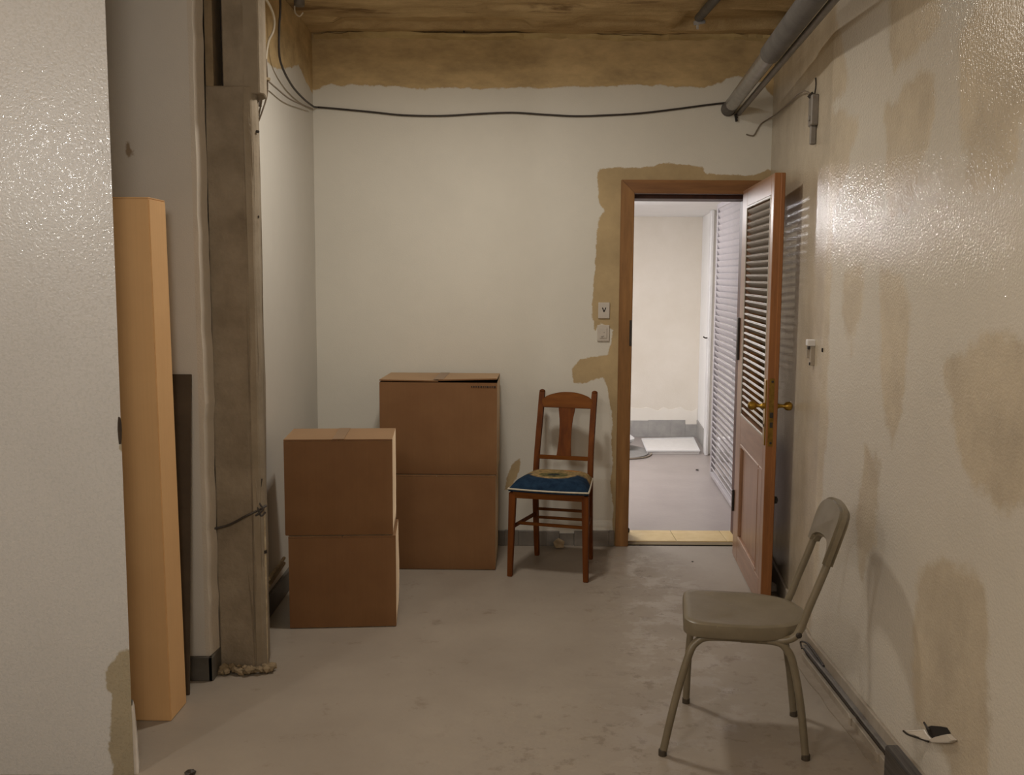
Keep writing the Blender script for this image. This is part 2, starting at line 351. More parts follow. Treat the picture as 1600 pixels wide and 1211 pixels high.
# signed distance (numpy) to a polygon, negative inside
def sdf(poly, X, Y):
    d = np.full(X.shape, 1e9); inside = np.zeros(X.shape, bool); n = len(poly)
    for i in range(n):
        ax, ay = poly[i]; bx, by = poly[(i + 1) % n]; ex, ey = bx - ax, by - ay
        t = np.clip(((X - ax) * ex + (Y - ay) * ey) / (ex * ex + ey * ey + 1e-12), 0, 1)
        d = np.minimum(d, np.hypot(X - ax - t * ex, Y - ay - t * ey))
        c = ((ay > Y) != (by > Y)) & (X < (bx - ax) * (Y - ay) / ((by - ay) if by != ay else 1e-12) + ax)
        inside ^= c
    return np.where(inside, -d, d)
def sheet(name, us, vs, fn, mat, masks, hole=None, parent=None, thick=None, uvmap=None):
    """grid wall: fn(u, v) -> position; masks {attr: array[u, v]}; hole (u0,u1,v0,v1); thick = offset of the rear face"""
    nu, nv = len(us), len(vs); verts = []; faces = []
    U, V = np.meshgrid(us, vs, indexing='ij')
    for i in range(nu):
        for j in range(nv): verts.append(fn(us[i], vs[j]))
    for i in range(nu - 1):
        for j in range(nv - 1):
            if hole:
                cu_, cv_ = (us[i] + us[i + 1]) / 2, (vs[j] + vs[j + 1]) / 2
                if hole[0] < cu_ < hole[1] and hole[2] < cv_ < hole[3]: continue
            faces.append((i * nv + j, (i + 1) * nv + j, (i + 1) * nv + j + 1, i * nv + j + 1))
    nfront = len(verts)
    if thick is not None:     # rear face and rims, coarse
        T = Vector(thick)
        def q(u, v, back): p = Vector(fn(u, v)); return tuple(p + T) if back else tuple(p)
        def quad(*ps):
            b = len(verts); verts.extend(ps); faces.append(tuple(range(b, b + len(ps))))
        u0, u1, v0, v1 = us[0], us[-1], vs[0], vs[-1]
        if hole:
            h0, h1, g0, g1 = hole; g0 = max(g0, v0)
            rects = [(u0, h0, v0, v1), (h1, u1, v0, v1), (h0, h1, g1, v1)]
            for a, b, c in (((h0, g0), (h0, g1), 0), ((h1, g0), (h1, g1), 0), ((h0, g1), (h1, g1), 0)):
                quad(q(*a, 0), q(*b, 0), q(*b, 1), q(*a, 1))
        else:
            rects = []; k = 12
            ub = [u for u in us[::max(1, nu // k)]];  ub = ub + [u1] if ub[-1] != u1 else ub
            for i in range(len(ub) - 1): rects.append((ub[i], ub[i + 1], v0, v1))
        for a, b, c, d in rects: quad(q(a, c, 1), q(b, c, 1), q(b, d, 1), q(a, d, 1))
        for a, b in (((u0, v0), (u0, v1)), ((u1, v0), (u1, v1)), ((u0, v1), (u1, v1)), ((u0, v0), (u1, v0))):
            quad(q(*a, 0), q(*b, 0), q(*b, 1), q(*a, 1))
    me = bpy.data.meshes.new(name); me.from_pydata([tuple(v) for v in verts], [], faces); me.update()
    me.materials.append(mat)
    for k, A in masks.items():
        at = me.attributes.new(k, 'FLOAT', 'POINT')
        vals = np.full(len(verts), 1.0, dtype=np.float32); vals[:nfront] = A.astype(np.float32).ravel()
        at.data.foreach_set('value', vals)
    me.polygons.foreach_set('use_smooth', [len(f) == 4 and max(f) < nfront for f in faces])
    o = bpy.data.objects.new(name, me); COL.objects.link(o)
    if parent: o.parent = parent
    else: o['kind'] = 'structure'
    return o
def span(a, b, step, extra=()):
    n = max(2, int(round((b - a) / step)) + 1)
    s = sorted(set([round(x, 5) for x in np.linspace(a, b, n)] + [round(x, 5) for x in extra]))
    out = [s[0]]
    for x in s[1:]:
        if x - out[-1] > 1e-4: out.append(x)
    return out
def fbm(X, Y, seed=0, oct=4):
    r = np.random.RandomState(seed); out = np.zeros(X.shape); amp = 1.0
    f = 1.0
    for o in range(oct):
        for k in range(4):
            a = r.rand() * 6.28; p = r.rand() * 6.28; w = f * (0.7 + 0.6 * r.rand())
            out += amp * np.sin((X * math.cos(a) + Y * math.sin(a)) * w * 6.28 + p) / 4
        amp *= 0.55; f *= 2.0
    return out

YB = 5.66           # room face of the back wall
ZC = 2.85           # ceiling
XR = 1.21           # near part of the right wall
YBEND = 3.93
def xr(y):          # right wall in plan: straight, then bending away to the back corner
    return XR if y <= YBEND else XR + (1.42 - XR) * (y - YBEND) / (YB - YBEND)
XL = -1.10          # left wall beyond the column
YA = 3.70           # alcove wall
XO = -2.90          # far left side, hidden
YF = -2.2           # behind the viewer
DX0, DX1, DZ = 0.625, 1.385, 2.035   # wall opening of the doorway

# ================================================================== ROOM SHELL
# floor
us = span(XO, 1.6, 0.06); vs = span(YF, YB + 0.02, 0.06)
U, V = np.meshgrid(us, vs, indexing='ij')
worn = np.exp(-((U - (0.62 + 0.10 * (YB - V) / 2)) / 0.20) ** 2) * np.clip((5.55 - V) / 0.3, 0, 1) * np.clip((V - 3.0) / 0.7, 0, 1)
worn = np.maximum(worn, 0.8 * np.exp(-((U - 0.45) / 0.45) ** 2 - ((V - 3.15) / 0.35) ** 2))
sheet('floor', us, vs, lambda u, v: (u, v, 0.0), M['floor'], {'worn': worn}, thick=(0, 0, -0.08))

# back wall
def yb(px, py): p = at_y(px, py, YB); return (p.x, p.z)
us = span(XL, 1.42, 0.0165, (DX0, DX1)); vs = span(0, ZC, 0.0165, (DZ,))
U, V = np.meshgrid(us, vs, indexing='ij')
brown_poly = [(-1.6, 3.2), (1.7, 3.2)] + [yb(*p) for p in ((1230, 152), (1207, 148), (1190, 130), (1165, 120), (1150, 118), (1128, 128), (1100, 137), (1000, 133), (930, 135), (850, 137), (740, 139), (650, 137), (560, 133), (512, 133), (490, 141), (470, 124), (440, 108), (415, 95), (380, 90))]
patch = [yb(*p) for p in ((933, 265), (960, 262), (1010, 262), (1035, 255), (1060, 256), (1098, 262), (1102, 271), (1150, 274), (1180, 273), (1196, 267), (1215, 262), (1225, 400), (1225, 900), (955, 900), (955, 850), (958, 800), (954, 760), (957, 720), (955, 690), (957, 660), (955, 640), (950, 612), (943, 590), (935, 591), (910, 600), (897, 597), (893, 576), (905, 563), (925, 557), (945, 556), (950, 552), (953, 543), (957, 528), (957, 515), (950, 509), (938, 506), (933, 511), (930, 516), (925, 495), (926, 470), (929, 430), (930, 400), (932, 375), (935, 345), (944, 328), (936, 318), (933, 290))]
spot = [yb(*p) for p in ((788, 765), (792, 745), (800, 727), (813, 716), (812, 735), (806, 748), (798, 765))]
bare = np.minimum(sdf(patch, U, V), sdf(spot, U, V))
sheet('wall_back', us, vs, lambda u, v: (u, YB, v), M['wall_back'], {'bare': bare, 'brown': sdf(brown_poly, U, V)}, hole=(DX0, DX1, -1, DZ), thick=(0, 0.31, 0))

# left wall between column and back wall
us = span(4.0, YB, 0.03); vs = span(0, ZC, 0.03); U, V = np.meshgrid(us, vs, indexing='ij')
bl = [(3.5, 3.2), (6.5, 3.2), (6.5, 2.50), (5.66, 2.52), (5.3, 2.60), (4.9, 2.50), (4.4, 2.45), (3.5, 2.4)]
sheet('wall_left', us, vs, lambda u, v: (XL, u, v), M['wall_left'], {'bare': np.ones(U.shape), 'brown': sdf(bl, U, V)}, thick=(-0.12, 0, 0))

# right wall
def yr(px, py):
    p = at_x(px, py, XR)
    for _ in range(6): p = at_x(px, py, xr(p.y))
    return (p.y, p.z)
us = span(YF, YB, 0.03, (YBEND,)); vs = span(0, ZC, 0.03); U, V = np.meshgrid(us, vs, indexing='ij')
B = np.ones(U.shape) * 9
for pl in ([(1301, -60), (1312, 60), (1330, 130), (1300, 170), (1345, 180), (1338, 215), (1318, 300), (1302, 330), (1300, 420), (1296, 520), (1294, 640), (1286, 760), (1278, 900), (1266, 985), (1262, 1100), (1150, 1100), (1150, -60)],
           [(1390, -60), (1475, -60), (1468, 40), (1440, 75), (1422, 98), (1412, 84), (1402, 110), (1393, 104), (1386, 60)],
           [(1383, 165), (1402, 163), (1440, 106), (1457, 112), (1455, 180), (1440, 240), (1430, 290), (1415, 335), (1388, 330), (1386, 230)],
           [(1500, 70), (1522, 20), (1560, -60), (1720, -60), (1720, 160), (1640, 170), (1592, 200), (1588, 250), (1566, 305), (1512, 310), (1506, 240), (1500, 170)],
           [(1376, 420), (1412, 440), (1420, 520), (1408, 640), (1392, 700), (1380, 600)],
           [(1470, 560), (1540, 520), (1660, 520), (1660, 760), (1560, 800), (1500, 730)],
           [(1430, 890), (1465, 870), (1530, 900), (1545, 1000), (1540, 1230), (1500, 1240), (1470, 1160), (1432, 1130), (1424, 1000)],
           [(1352, 700), (1376, 720), (1368, 850), (1345, 900), (1335, 800)],
           [(1318, 420), (1345, 400), (1352, 470), (1330, 560), (1316, 520)]):
    B = np.minimum(B, sdf([yr(*p) for p in pl], U, V))
B = B + 0.02 * fbm(U, V, 3)
sheet('wall_right', us, vs, lambda u, v: (xr(u), u, v), M['wall_right'], {'bare': B}, thick=(0.12, 0, 0))

# partition at the front left (a free end facing right) and alcove wall behind it
PX, PY, PT = -1.160, 2.96, 0.105
us = span(XO, PX, 0.02); vs = span(0, ZC, 0.02); U, V = np.meshgrid(us, vs, indexing='ij')
def yp(px, py): p = at_y(px, py, PY); return (p.x, p.z)
B = np.ones(U.shape) * 9
for pl in ([(215, 1008), (190, 1018), (176, 1032), (165, 1048), (166, 1078), (176, 1085), (172, 1110), (174, 1140), (170, 1172), (176, 1200), (182, 1260), (240, 1260), (240, 1008)],
           [(196, 628), (190, 650), (187, 690), (189, 704), (200, 704)], [(203, 740), (195, 770), (197, 800), (205, 815)]):
    B = np.minimum(B, sdf([yp(*p) for p in pl], U, V))
sheet('wall_partition', us, vs, lambda u, v: (u, PY, v), M['partition'], {'bare': B}, thick=(-0.046, PT, 0))
# alcove
us = span(XO, -1.145, 0.03); vs = span(0, ZC, 0.03); U, V = np.meshgrid(us, vs, indexing='ij')
def ya(px, py): p = at_y(px, py, YA); return (p.x, p.z)
B = sdf([ya(*p) for p in ((188, 212), (205, 225), (212, 236), (205, 248), (196, 250), (196, 232))], U, V)
sheet('wall_alcove', us, vs, lambda u, v: (u, YA, v), M['wall_alcove'], {'bare': B}, thick=(0, 0.13, 0))
# walls outside the view that close the room
bm = new(); box(bm, (XO - 0.1, YF - 0.1, 0), (XO, YA, ZC)); struct('wall_far_left', bm, M['hall_wall'])
bm = new(); box(bm, (XO - 0.1, YF - 0.1, 0), (XR + 0.12, YF, ZC)); struct('wall_front', bm, M['hall_wall'])

# ceiling : rough concrete with recesses along the back wall
us = span(XO, 1.6, 0.05); vs = span(YF, 4.4, 0.2)[:-1] + span(4.4, YB + 0.02, 0.014); U, V = np.meshgrid(us, vs, indexing='ij')
H = 0.008 * fbm(U * 1.4, V * 1.4, 5)
e = 0.03 * fbm(U * 1.5, V * 0.2, 8, 3)
def band(x0, x1, y0, y1, dep):
    return dep * np.clip((U - x0 + e) / 0.05, 0, 1) * np.clip((x1 - U + e) / 0.05, 0, 1) * np.clip((V - y0 + e * .5) / 0.025, 0, 1) * np.clip((y1 - V + e * .5) / 0.025, 0, 1)
H = H + band(-0.95, 0.10, 5.33, 5.57, 0.035) + band(0.86, 1.6, 5.18, 5.56, 0.05) + band(0.3, 0.8, 5.30, 5.5, 0.015) + band(-0.2, 0.35, 5.05, 5.17, 0.02)
Hd = {(round(us[i], 5), round(vs[j], 5)): H[i, j] for i in range(len(us)) for j in range(len(vs))}
sheet('ceiling', us, vs, lambda u, v: (u, v, ZC + Hd.get((round(u, 5), round(v, 5)), 0.0)), M['ceiling'], {'bare': np.ones(U.shape)}, thick=(0, 0, 0.15))
# ragged ledge of old plaster where the ceiling meets the back wall
bm = new(); rows = []
rr = random.Random(4)
for i in range(64):
    x = -1.09 + i * (2.48 / 63); h = 0.012 + 0.010 * rr.random(); d = 0.010 + 0.016 * rr.random() + (0.012 if -0.62 < x < 0.05 else 0)
    z = ZC - 0.018 + 0.006 * math.sin(x * 7) + 0.004 * rr.random()
    rows.append([bm.verts.new(p) for p in ((x, YB, z + h), (x, YB - d, z + h * 0.55), (x, YB - d * 0.8, z - h * 0.3), (x, YB, z - h))])
for a, b in zip(rows, rows[1:]):
    for k in range(3): bm.faces.new((a[k], a[k + 1], b[k + 1], b[k]))
bm.faces.new(rows[0]); bm.faces.new(rows[-1][::-1])
struct('trim_1', bm, simple('ceiling_line_plaster', S(150, 124, 80), S(196, 174, 124), 0.9, 3.0))

# baseboards
bm = new(); rr = random.Random(2); x = -1.095
while x < 0.585:                       # painted skirting, chipped behind the chair
    w = min(0.06 + 0.05 * rr.random(), 0.59 - x); chip = 0.262 < x + w / 2 < 0.34
    box(bm, (x, YB - (0.016 if not chip else 0.004), 0), (x + w, YB + 0.01, 0.088 + rr.uniform(-0.003, 0.003) - (0.0 if not chip else 0.02)), 0.002); x += w
struct('baseboard_back', bm, M['base_grey'])
bm = new(); box(bm, (XL - 0.01, 4.02, 0), (XL + 0.016, YB, 0.10), 0.003); struct('baseboard_left', bm, M['base_dark'])
bm = new(); box(bm, (XO, YA - 0.016, 0), (-1.130, YA, 0.095), 0.003); box(bm, (-1.147, YA - 0.016, 0), (-1.129, 3.795, 0.095), 0.003); struct('baseboard_alcove', bm, M['base_dark'])
# right skirting: a grey painted strip following both parts of the wall
bm = new()
pts = [(YF, 0), (YBEND, 0), (YB - 0.02, 0)]
prism(bm, [(XR, YF), (XR - 0.012, YF), (XR - 0.012, YBEND), (xr(YB) - 0.012, YB), (xr(YB), YB), (XR, YBEND)], 0.0, 0.105, 0.002)
struct('baseboard_right', bm, M['trunk'])

# concrete column
bm = new()
prism(bm, [(-1.132, 3.792), (-0.992, 3.790), (-0.966, 3.806), (-0.958, 3.85), (-0.975, 3.95), (-1.10, 4.10), (-1.132, 4.10)], 0.0, 2.225, 0.004)
bmesh.ops.triangulate(bm, faces=bm.faces[:]); bmesh.ops.subdivide_edges(bm, edges=[e for e in bm.edges if e.calc_length() > 0.3], cuts=9, use_grid_fill=True)
rr = random.Random(1)
for v in bm.verts:
    if 0.02 < v.co.z < 2.2: v.co.x += rr.uniform(-0.004, 0.004); v.co.y += rr.uniform(-0.004, 0.004)
col = struct('trim_2', bm, M['concrete'])
col['label'] = 'rough grey brown concrete column at the alcove corner'
bm = new(); prism(bm, [(-1.068, 3.80), (-1.0, 3.80), (-0.985, 3.81), (-1.0, 4.09), (-1.068, 4.09)], 2.22, ZC, 0.004); obj('upper_shaft', bm, M['concrete'], col)
bm = new(); prism(bm, [(-0.995, 3.806), (-0.935, 3.80), (-0.922, 3.83), (-0.935, 3.92), (-1.0, 4.0)], 2.20, ZC, 0.004); obj('pale_render_strip', bm, M['concrete_pale'], col)
bm = new(); prism(bm, [(-1.131, 3.798), (-1.100, 3.794), (-1.100, 3.9), (-1.131, 3.9)], 2.20, ZC, 0.002); obj('plaster_edge', bm, simple('old_plaster_edge', S(110, 94, 70), S(134, 116, 90), 0.9, 12), col)
bm = new(); prism(bm, [(-0.993, 3.7885), (-0.966, 3.802), (-0.955, 3.83), (-0.957, 3.86), (-0.985, 3.86)], 0.0, 2.225, 0.004); obj('pale_render_corner', bm, M['concrete_pale'], col)
bm = new(); box(bm, (-1.13, 3.90, 2.2), (-1.0, 4.10, ZC)); obj('gap_shade_backing', bm, M['cavity'], col)  # solid dark block paints in the shade of the gap beside the shaft
# broken plaster round its foot
bm = new(); rr = random.Random(11)
for i in range(34):
    t = i / 33; x = -1.12 + t * 0.20 + rr.uniform(-0.015, 0.015); y = 3.775 - rr.random() * 0.035 + (0.05 * max(0, t - 0.8) / 0.2)
    tb = bmesh.new(); bmesh.ops.create_icosphere(tb, subdivisions=1, radius=rr.uniform(0.008, 0.021))
    for v in tb.verts: v.co *= rr.uniform(0.7, 1.25); v.co.z *= 0.75
    merge(bm, tb, 0, Matrix.Translation((x, y, 0.010 + rr.random() * 0.014)) @ Matrix.Rotation(rr.random() * 6, 4, 'Z'))
tag(obj('plaster_rubble', bm, simple('dusty_rubble', S(112, 97, 74), S(142, 126, 100), 0.95, 40)), 'crumbled plaster rubble heaped round the foot of the concrete column', 'rubble', kind='stuff')
# return of the alcove wall beside the column, with its ragged edge
bm = new(); rr = random.Random(9); n = 40; rows = []
for i in range(n + 1):
    z = 0.095 + i * (ZC - 0.095) / n; x = -1.143 + rr.uniform(-0.002, 0.003) + (0.006 if 1.0 < z < 1.3 else 0)
    rows.append([bm.verts.new(p) for p in ((-1.16, YA - 0.001, z), (x, YA - 0.001, z), (x + 0.011, 3.788, z))])
for a, b in zip(rows, rows[1:]):
    for k in range(2): bm.faces.new((a[k], a[k + 1], b[k + 1], b[k]))
struct('trim_3', bm, simple('alcove_return_paint', S(199, 188, 174), S(190, 180, 166), 0.65, 6, 0.3, 120))
# white plaster bead on the foot of the partition end
bm = new(); rows = []; rr = random.Random(21)
for i in range(14):
    z = i * 0.22 / 13; o = (0.012 + 0.003 * rr.random()) * (1 - i / 13) ** 0.5
    rows.append([bm.verts.new(p) for p in ((PX - 0.004, PY + 0.006, z), (PX + o - 0.002, PY + 0.012, z), (PX + o - 0.014, PY + 0.05, z), (PX - 0.04, PY + 0.07, z))])
for a, b in zip(rows, rows[1:]):
    for k in range(3): bm.faces.new((a[k], a[k + 1], b[k + 1], b[k]))
struct('trim_4', bm, M['white_edge'])
# broken hole in the partition edge
bm = new(); tb = bmesh.new(); bmesh.ops.create_icosphere(tb, subdivisions=2, radius=1.0)
for v in tb.verts: v.co = Vector((v.co.x * 0.007, v.co.y * 0.004, v.co.z * 0.046)) * random.uniform(0.85, 1.1)
c = at_y(190, 672, PY); merge(bm, tb, 0, Matrix.Translation((PX - 0.004, PY, c.z)))
tag(obj('broken_notch', bm, M['cavity']), 'dark chipped notch in the edge of the near left wall', 'hole')

# ================================================================== DOORWAY
fr = thing('trim_5', 'brown wooden door frame with mitred corners around the open doorway', None, (0, 0, 0), kind='structure')
JX0, JX1 = 0.596, 1.402; CW = 0.074; HT = 2.068
bm = new(); plate(bm, [(JX0, 0), (JX0 + CW, 0), (JX0 + CW, HT - CW), (JX0, HT)], (0, YB - 0.022, 0), (1, 0, 0), (0, 0, 1), (0, 1, 0), 0.03, 0.003); obj('jamb_casing', bm, M['frame_wood'], fr)
bm = new(); plate(bm, [(JX1, 0), (JX1, HT), (JX1 - CW, HT - CW), (JX1 - CW, 0)], (0, YB - 0.022, 0), (1, 0, 0), (0, 0, 1), (0, 1, 0), 0.03, 0.003); obj('jamb_casing', bm, M['frame_wood'], fr)
bm = new(); plate(bm, [(JX0, HT), (JX0 + CW, HT - CW), (JX1 - CW, HT - CW), (JX1, HT)], (0, YB - 0.022, 0), (1, 0, 0), (0, 0, 1), (0, 1, 0), 0.03, 0.003); obj('head_casing', bm, M['frame_wood_h'], fr)
# linings (rebated) through the wall thickness
for nm, a, b in (('jamb_lining', (0.622, YB + 0.008, 0), (0.671, YB + 0.10, 1.996)), ('jamb_lining', (1.327, YB + 0.008, 0), (1.386, YB + 0.31, 1.996)), ('head_lining', (0.622, YB + 0.008, 1.996), (1.386, YB + 0.10, 2.036))):
    bm = new(); box(bm, a, b, 0.002); obj(nm, bm, M['frame_dark'], fr)
for nm, a, b in (('jamb_stop', (0.622, YB + 0.10, 0), (0.684, YB + 0.31, 1.98)), ('head_stop', (0.622, YB + 0.10, 1.975), (1.386, YB + 0.31, 2.036))):
    bm = new(); box(bm, a, b, 0.002); obj(nm, bm, M['frame_dark'], fr)
bm = new(); z0, z1 = at_y(978, 500, YB).z, at_y(976, 540, YB).z
box(bm, (0.655, YB - 0.026, z1), (0.668, YB - 0.02, z0), 0.001); obj('strike_plate', bm, M['metal_dark'], fr)
# threshold tiles
th = thing('trim_6', None, None, kind='structure')
for x0, x1 in ((0.68, 0.965), (0.968, 1.262), (1.265, 1.34)):
    bm = new(); box(bm, (x0, YB + 0.085, -0.02), (x1, YB + 0.335, 0.006), 0.002); obj('tile', bm, M['tile_yellow'], th)
bm = new(); box(bm, (0.67, YB + 0.02, -0.03), (1.36, YB + 0.34, 0.002)); obj('tile_bed', bm, M['tile_joint'], th)
bm = new(); tb = bmesh.new()
lathe(bm, [(0.014, 0), (0.016, 0.006), (0.015, 0.02), (0.009, 0.026), (0.0, 0.028)], (0.699, YB + 0.29, 0.006), seg=12)
tag(obj('door_stop', bm, M['foot'], smooth=True), 'small black rubber door stop at the foot of the left door jamb', 'door stop')

# ---- open louvred door leaf
P0 = Vector((1.155, 4.53, 0)); DD = Vector((1.237 - 1.155, 5.52 - 4.53, 0)); ang = math.atan2(DD.y, DD.x); LW = 0.965; TK = 0.042
leaf = thing('door_1', 'open brown wooden door with upper louvres, lower panel and brass lever handles', None, P0, ang, kind='structure')
ZT = 1.998; Z0 = 0.004
SA, SB = 0.072, 0.800          # stiles
def part(name, a, b, mat, bev=0.003, parent=leaf):
    bm = new(); box(bm, a, b, bev); return obj(name, bm, mat, parent)
part('stile', (0, -TK, Z0), (SA, 0, ZT), M['leaf_wood'])
part('stile', (SB, -TK, Z0), (LW, 0, ZT), M['leaf_wood'])
part('top_rail', (SA, -TK, 1.905), (SB, 0, ZT), M['leaf_wood_h'])
part('middle_rail', (SA, -TK, 0.655), (SB, 0, 0.805), M['leaf_wood_h'])
part('bottom_rail', (SA, -TK, Z0), (SB, 0, 0.135), M['leaf_wood_h'])
part('muntin', (SA, -TK, 0.135), (0.175, 0, 0.655), M['leaf_wood'])
part('muntin', (0.782, -TK, 0.135), (SB, 0, 0.655), M['leaf_wood'])
part('panel', (0.17, -0.030, 0.13), (0.79, -0.013, 0.66), M['leaf_wood'], 0.002)
bm = new()
for a, b in (((0.175, -0.016, 0.135), (0.782, 0.002, 0.152)), ((0.175, -0.016, 0.638), (0.782, 0.002, 0.655)), ((0.175, -0.016, 0.152), (0.190, 0.002, 0.638)), ((0.767, -0.016, 0.152), (0.782, 0.002, 0.638))): box(bm, a, b, 0.004)
obj('panel_moulding', bm, M['leaf_wood'], leaf)
bm = new()
for a, b in (((SA, -0.004, 1.893), (SB, 0.003, 1.907)), ((SA, -0.004, 0.803), (SB, 0.003, 0.817)), ((SA - 0.004, -0.004, 0.803), (SA + 0.008, 0.003, 1.907)), ((SB - 0.008, -0.004, 0.803), (SB + 0.004, 0.003, 1.907))): box(bm, a, b, 0.003)
obj('louvre_beading', bm, M['slat_grey'], leaf)
part('lock_edge', (-0.0035, -TK + 0.001, Z0), (0.001, -0.001, ZT), M['edge_wood'], 0.001)
part('rebate_strip', (-0.006, -TK - 0.006, Z0), (0.016, -TK + 0.014, ZT), M['edge_wood'], 0.003)
NS = 32; first = None
for k in range(NS):
    z = 0.828 + k * (1.895 - 0.828) / NS + 0.008
    if first is None:
        bm = new(); t = math.radians(38); hw = 0.0235
        a = Vector((0, math.cos(t), math.sin(t)))
        bar(bm, (SA + 0.004, 0, 0), (SB - 0.004, 0, 0), 0.0105, 2 * hw, bev=0.004, up=(0, -math.sin(t), math.cos(t)))
        first = obj('slat', bm, M['slat_grey'], leaf); first.location = (0, -TK / 2 + 0.002, z)
    else: copy_of(first, leaf, (0, -TK / 2 + 0.002, z))
# lock furniture
part('lock_plate', (-0.0055, -TK + 0.006, 0.775), (-0.003, -0.008, 1.085), M['brass_dull'], 0.001)
for zz in (0.79, 1.07):
    bm = new(); lathe(bm, [(0.006, 0), (0.006, 0.0015), (0.0, 0.002)], (-0.0053, -TK / 2, zz), (-1, 0, 0), 8); obj('screw', bm, M['metal_dark'], leaf)
bm = new(); box(bm, (-0.008, -TK / 2 - 0.008, 0.905), (-0.004, -TK / 2 + 0.008, 0.93), 0.002); box(bm, (-0.0062, -TK / 2 - 0.007, 0.86), (-0.004, -TK / 2 + 0.007, 0.885), 0.001); obj('latch_bolt', bm, M['metal_dark'], leaf)
for sgn in (1, -1):
    y0 = 0.0 if sgn > 0 else -TK
    bm = new(); box(bm, (0.016, y0 - 0.001, 0.775) if sgn > 0 else (0.016, y0 - 0.005, 0.775), (0.060, y0 + 0.005, 1.075) if sgn > 0 else (0.060, y0 + 0.001, 1.075), 0.002)
    esc = obj('escutcheon', bm, M['brass'], leaf)
    bm = new(); lathe(bm, [(0.014, 0), (0.014, 0.010), (0.010, 0.014), (0.008, 0.03), (0.009, 0.036), (0.018, 0.044), (0.021, 0.056), (0.019, 0.068), (0.010, 0.075), (0, 0.076)], (0.038, y0 + sgn * 0.004, 0.955), (0, sgn, 0), 18)
    obj('door_knob', bm, M['brass'], leaf, smooth=True)
    bm = new(); lathe(bm, [(0.007, 0), (0.007, 0.002), (0, 0.0025)], (0.038, y0 + sgn * 0.005, 0.865), (0, sgn, 0), 10); obj('keyhole', bm, M['metal_dark'], leaf)
bm = new(); lathe(bm, [(0.016, 0), (0.018, 0.01), (0.016, 0.022), (0.006, 0.027), (0, 0.028)], (0.03, -TK, 0.52), (0, -1, 0), 14); obj('rubber_buffer', bm, M['foot'], leaf, smooth=True)
part('hinge', (0.925, 0.0, 1.09), (0.965, 0.012, 1.32), M['metal_dark'], 0.003)
part('hinge', (0.945, 0.0, 0.25), (0.965, 0.012, 0.37), M['metal_dark'], 0.003)

# ================================================================== HALL BEYOND
HZ = 2.10
bm = new(); box(bm, (-1.4, YB + 0.31, -0.08), (2.4, 9.75, 0.0)); struct('floor_hall', bm, M['hall_floor'])
bm = new(); box(bm, (-1.4, YB + 0.31, HZ), (2.4, 9.75, HZ + 0.1)); struct('ceiling_hall', bm, M['hall_white'])
bm = new(); box(bm, (-1.4, 9.62, 0), (2.4, 9.75, HZ)); struct('wall_hall_back', bm, M['hall_wall'])
bm = new(); box(bm, (-1.5, YB + 0.31, 0), (-1.4, 9.75, HZ)); struct('wall_hall_left', bm, M['hall_white'])
bm = new(); prism(bm, [(1.79, 9.63), (1.715, 8.72), (2.4, 8.72), (2.4, 9.63)], 0, HZ); struct('wall_hall_right', bm, M['hall_white'])
bm = new(); prism(bm, [(1.67, 7.62), (1.62, YB + 0.31), (2.4, YB + 0.31), (2.4, 7.62)], 0, HZ); struct('wall_hall_near', bm, M['hall_white'])
bm = new(); box(bm, (2.02, 7.6, 0), (2.4, 8.75, HZ)); struct('wall_closet', bm, M['hall_wall'])
# grey skirting with ragged top, pale patch above
bm = new(); rr = random.Random(6); x = -1.4
while x < 1.79:
    w = min(0.12 + 0.1 * rr.random(), 1.79 - x); box(bm, (x, 9.605, 0), (x + w, 9.63, 0.165 + rr.uniform(-0.012, 0.012) - (0.05 if x > 1.55 else 0)), 0.002); x += w
struct('baseboard_hall_back', bm, M['hall_base'])
bm = new(); x = -1.4; cols = []
while x < 1.80:
    cols.append((x, 0.25 + rr.uniform(0, 0.055))); x += 0.055
cols[-1] = (1.785, 0.28)
plate(bm, [(c[0], c[1]) for c in cols] + [(1.785, 0.10), (-1.4, 0.10)], (0, 9.612, 0), (1, 0, 0), (0, 0, 1), (0, 1, 0), 0.02); struct('trim_7', bm, simple('hall_pale_patch', S(228, 221, 210), S(234, 228, 218), 0.8, 6))
bm = new(); prism(bm, [(1.78, 9.61), (1.79, 9.61), (1.715, 8.70), (1.700, 8.70)], 0, 0.17, 0.002); struct('baseboard_hall_right', bm, M['hall_base'])
# closet frame posts
bm = new(); box(bm, (1.683, 8.66, 0), (1.722, 8.74, HZ), 0.006); struct('trim_8', bm, M['white'])
bm = new(); box(bm, (1.672, 8.60, 0), (1.70, 8.645, HZ), 0.005); struct('trim_10', bm, M['white'])
bm = new(); box(bm, (1.69, 8.64, 0), (1.70, 8.67, HZ), 0.001); struct('trim_11', bm, M['hall_base'])  # grey strip put in for the shaded gap between the two posts
bm = new(); tube(bm, [(1.664, 8.60, 1.02), (1.645, 8.595, 1.02), (1.628, 8.59, 1.03)], 0.006, 8); tag(obj('closet_catch', bm, M['metal_dark'], smooth=True), 'tiny dark catch on the white closet post in the hall', 'catch')
# white louvred closet door
c0 = Vector((1.572, 7.70, 0)); c1 = Vector((1.488, 6.45, 0)); cd = c1 - c0; ca = math.atan2(cd.y, cd.x); CL = cd.length
cl = thing('door_2', 'white louvred closet door standing open along the hall', None, c0, ca, kind='structure')
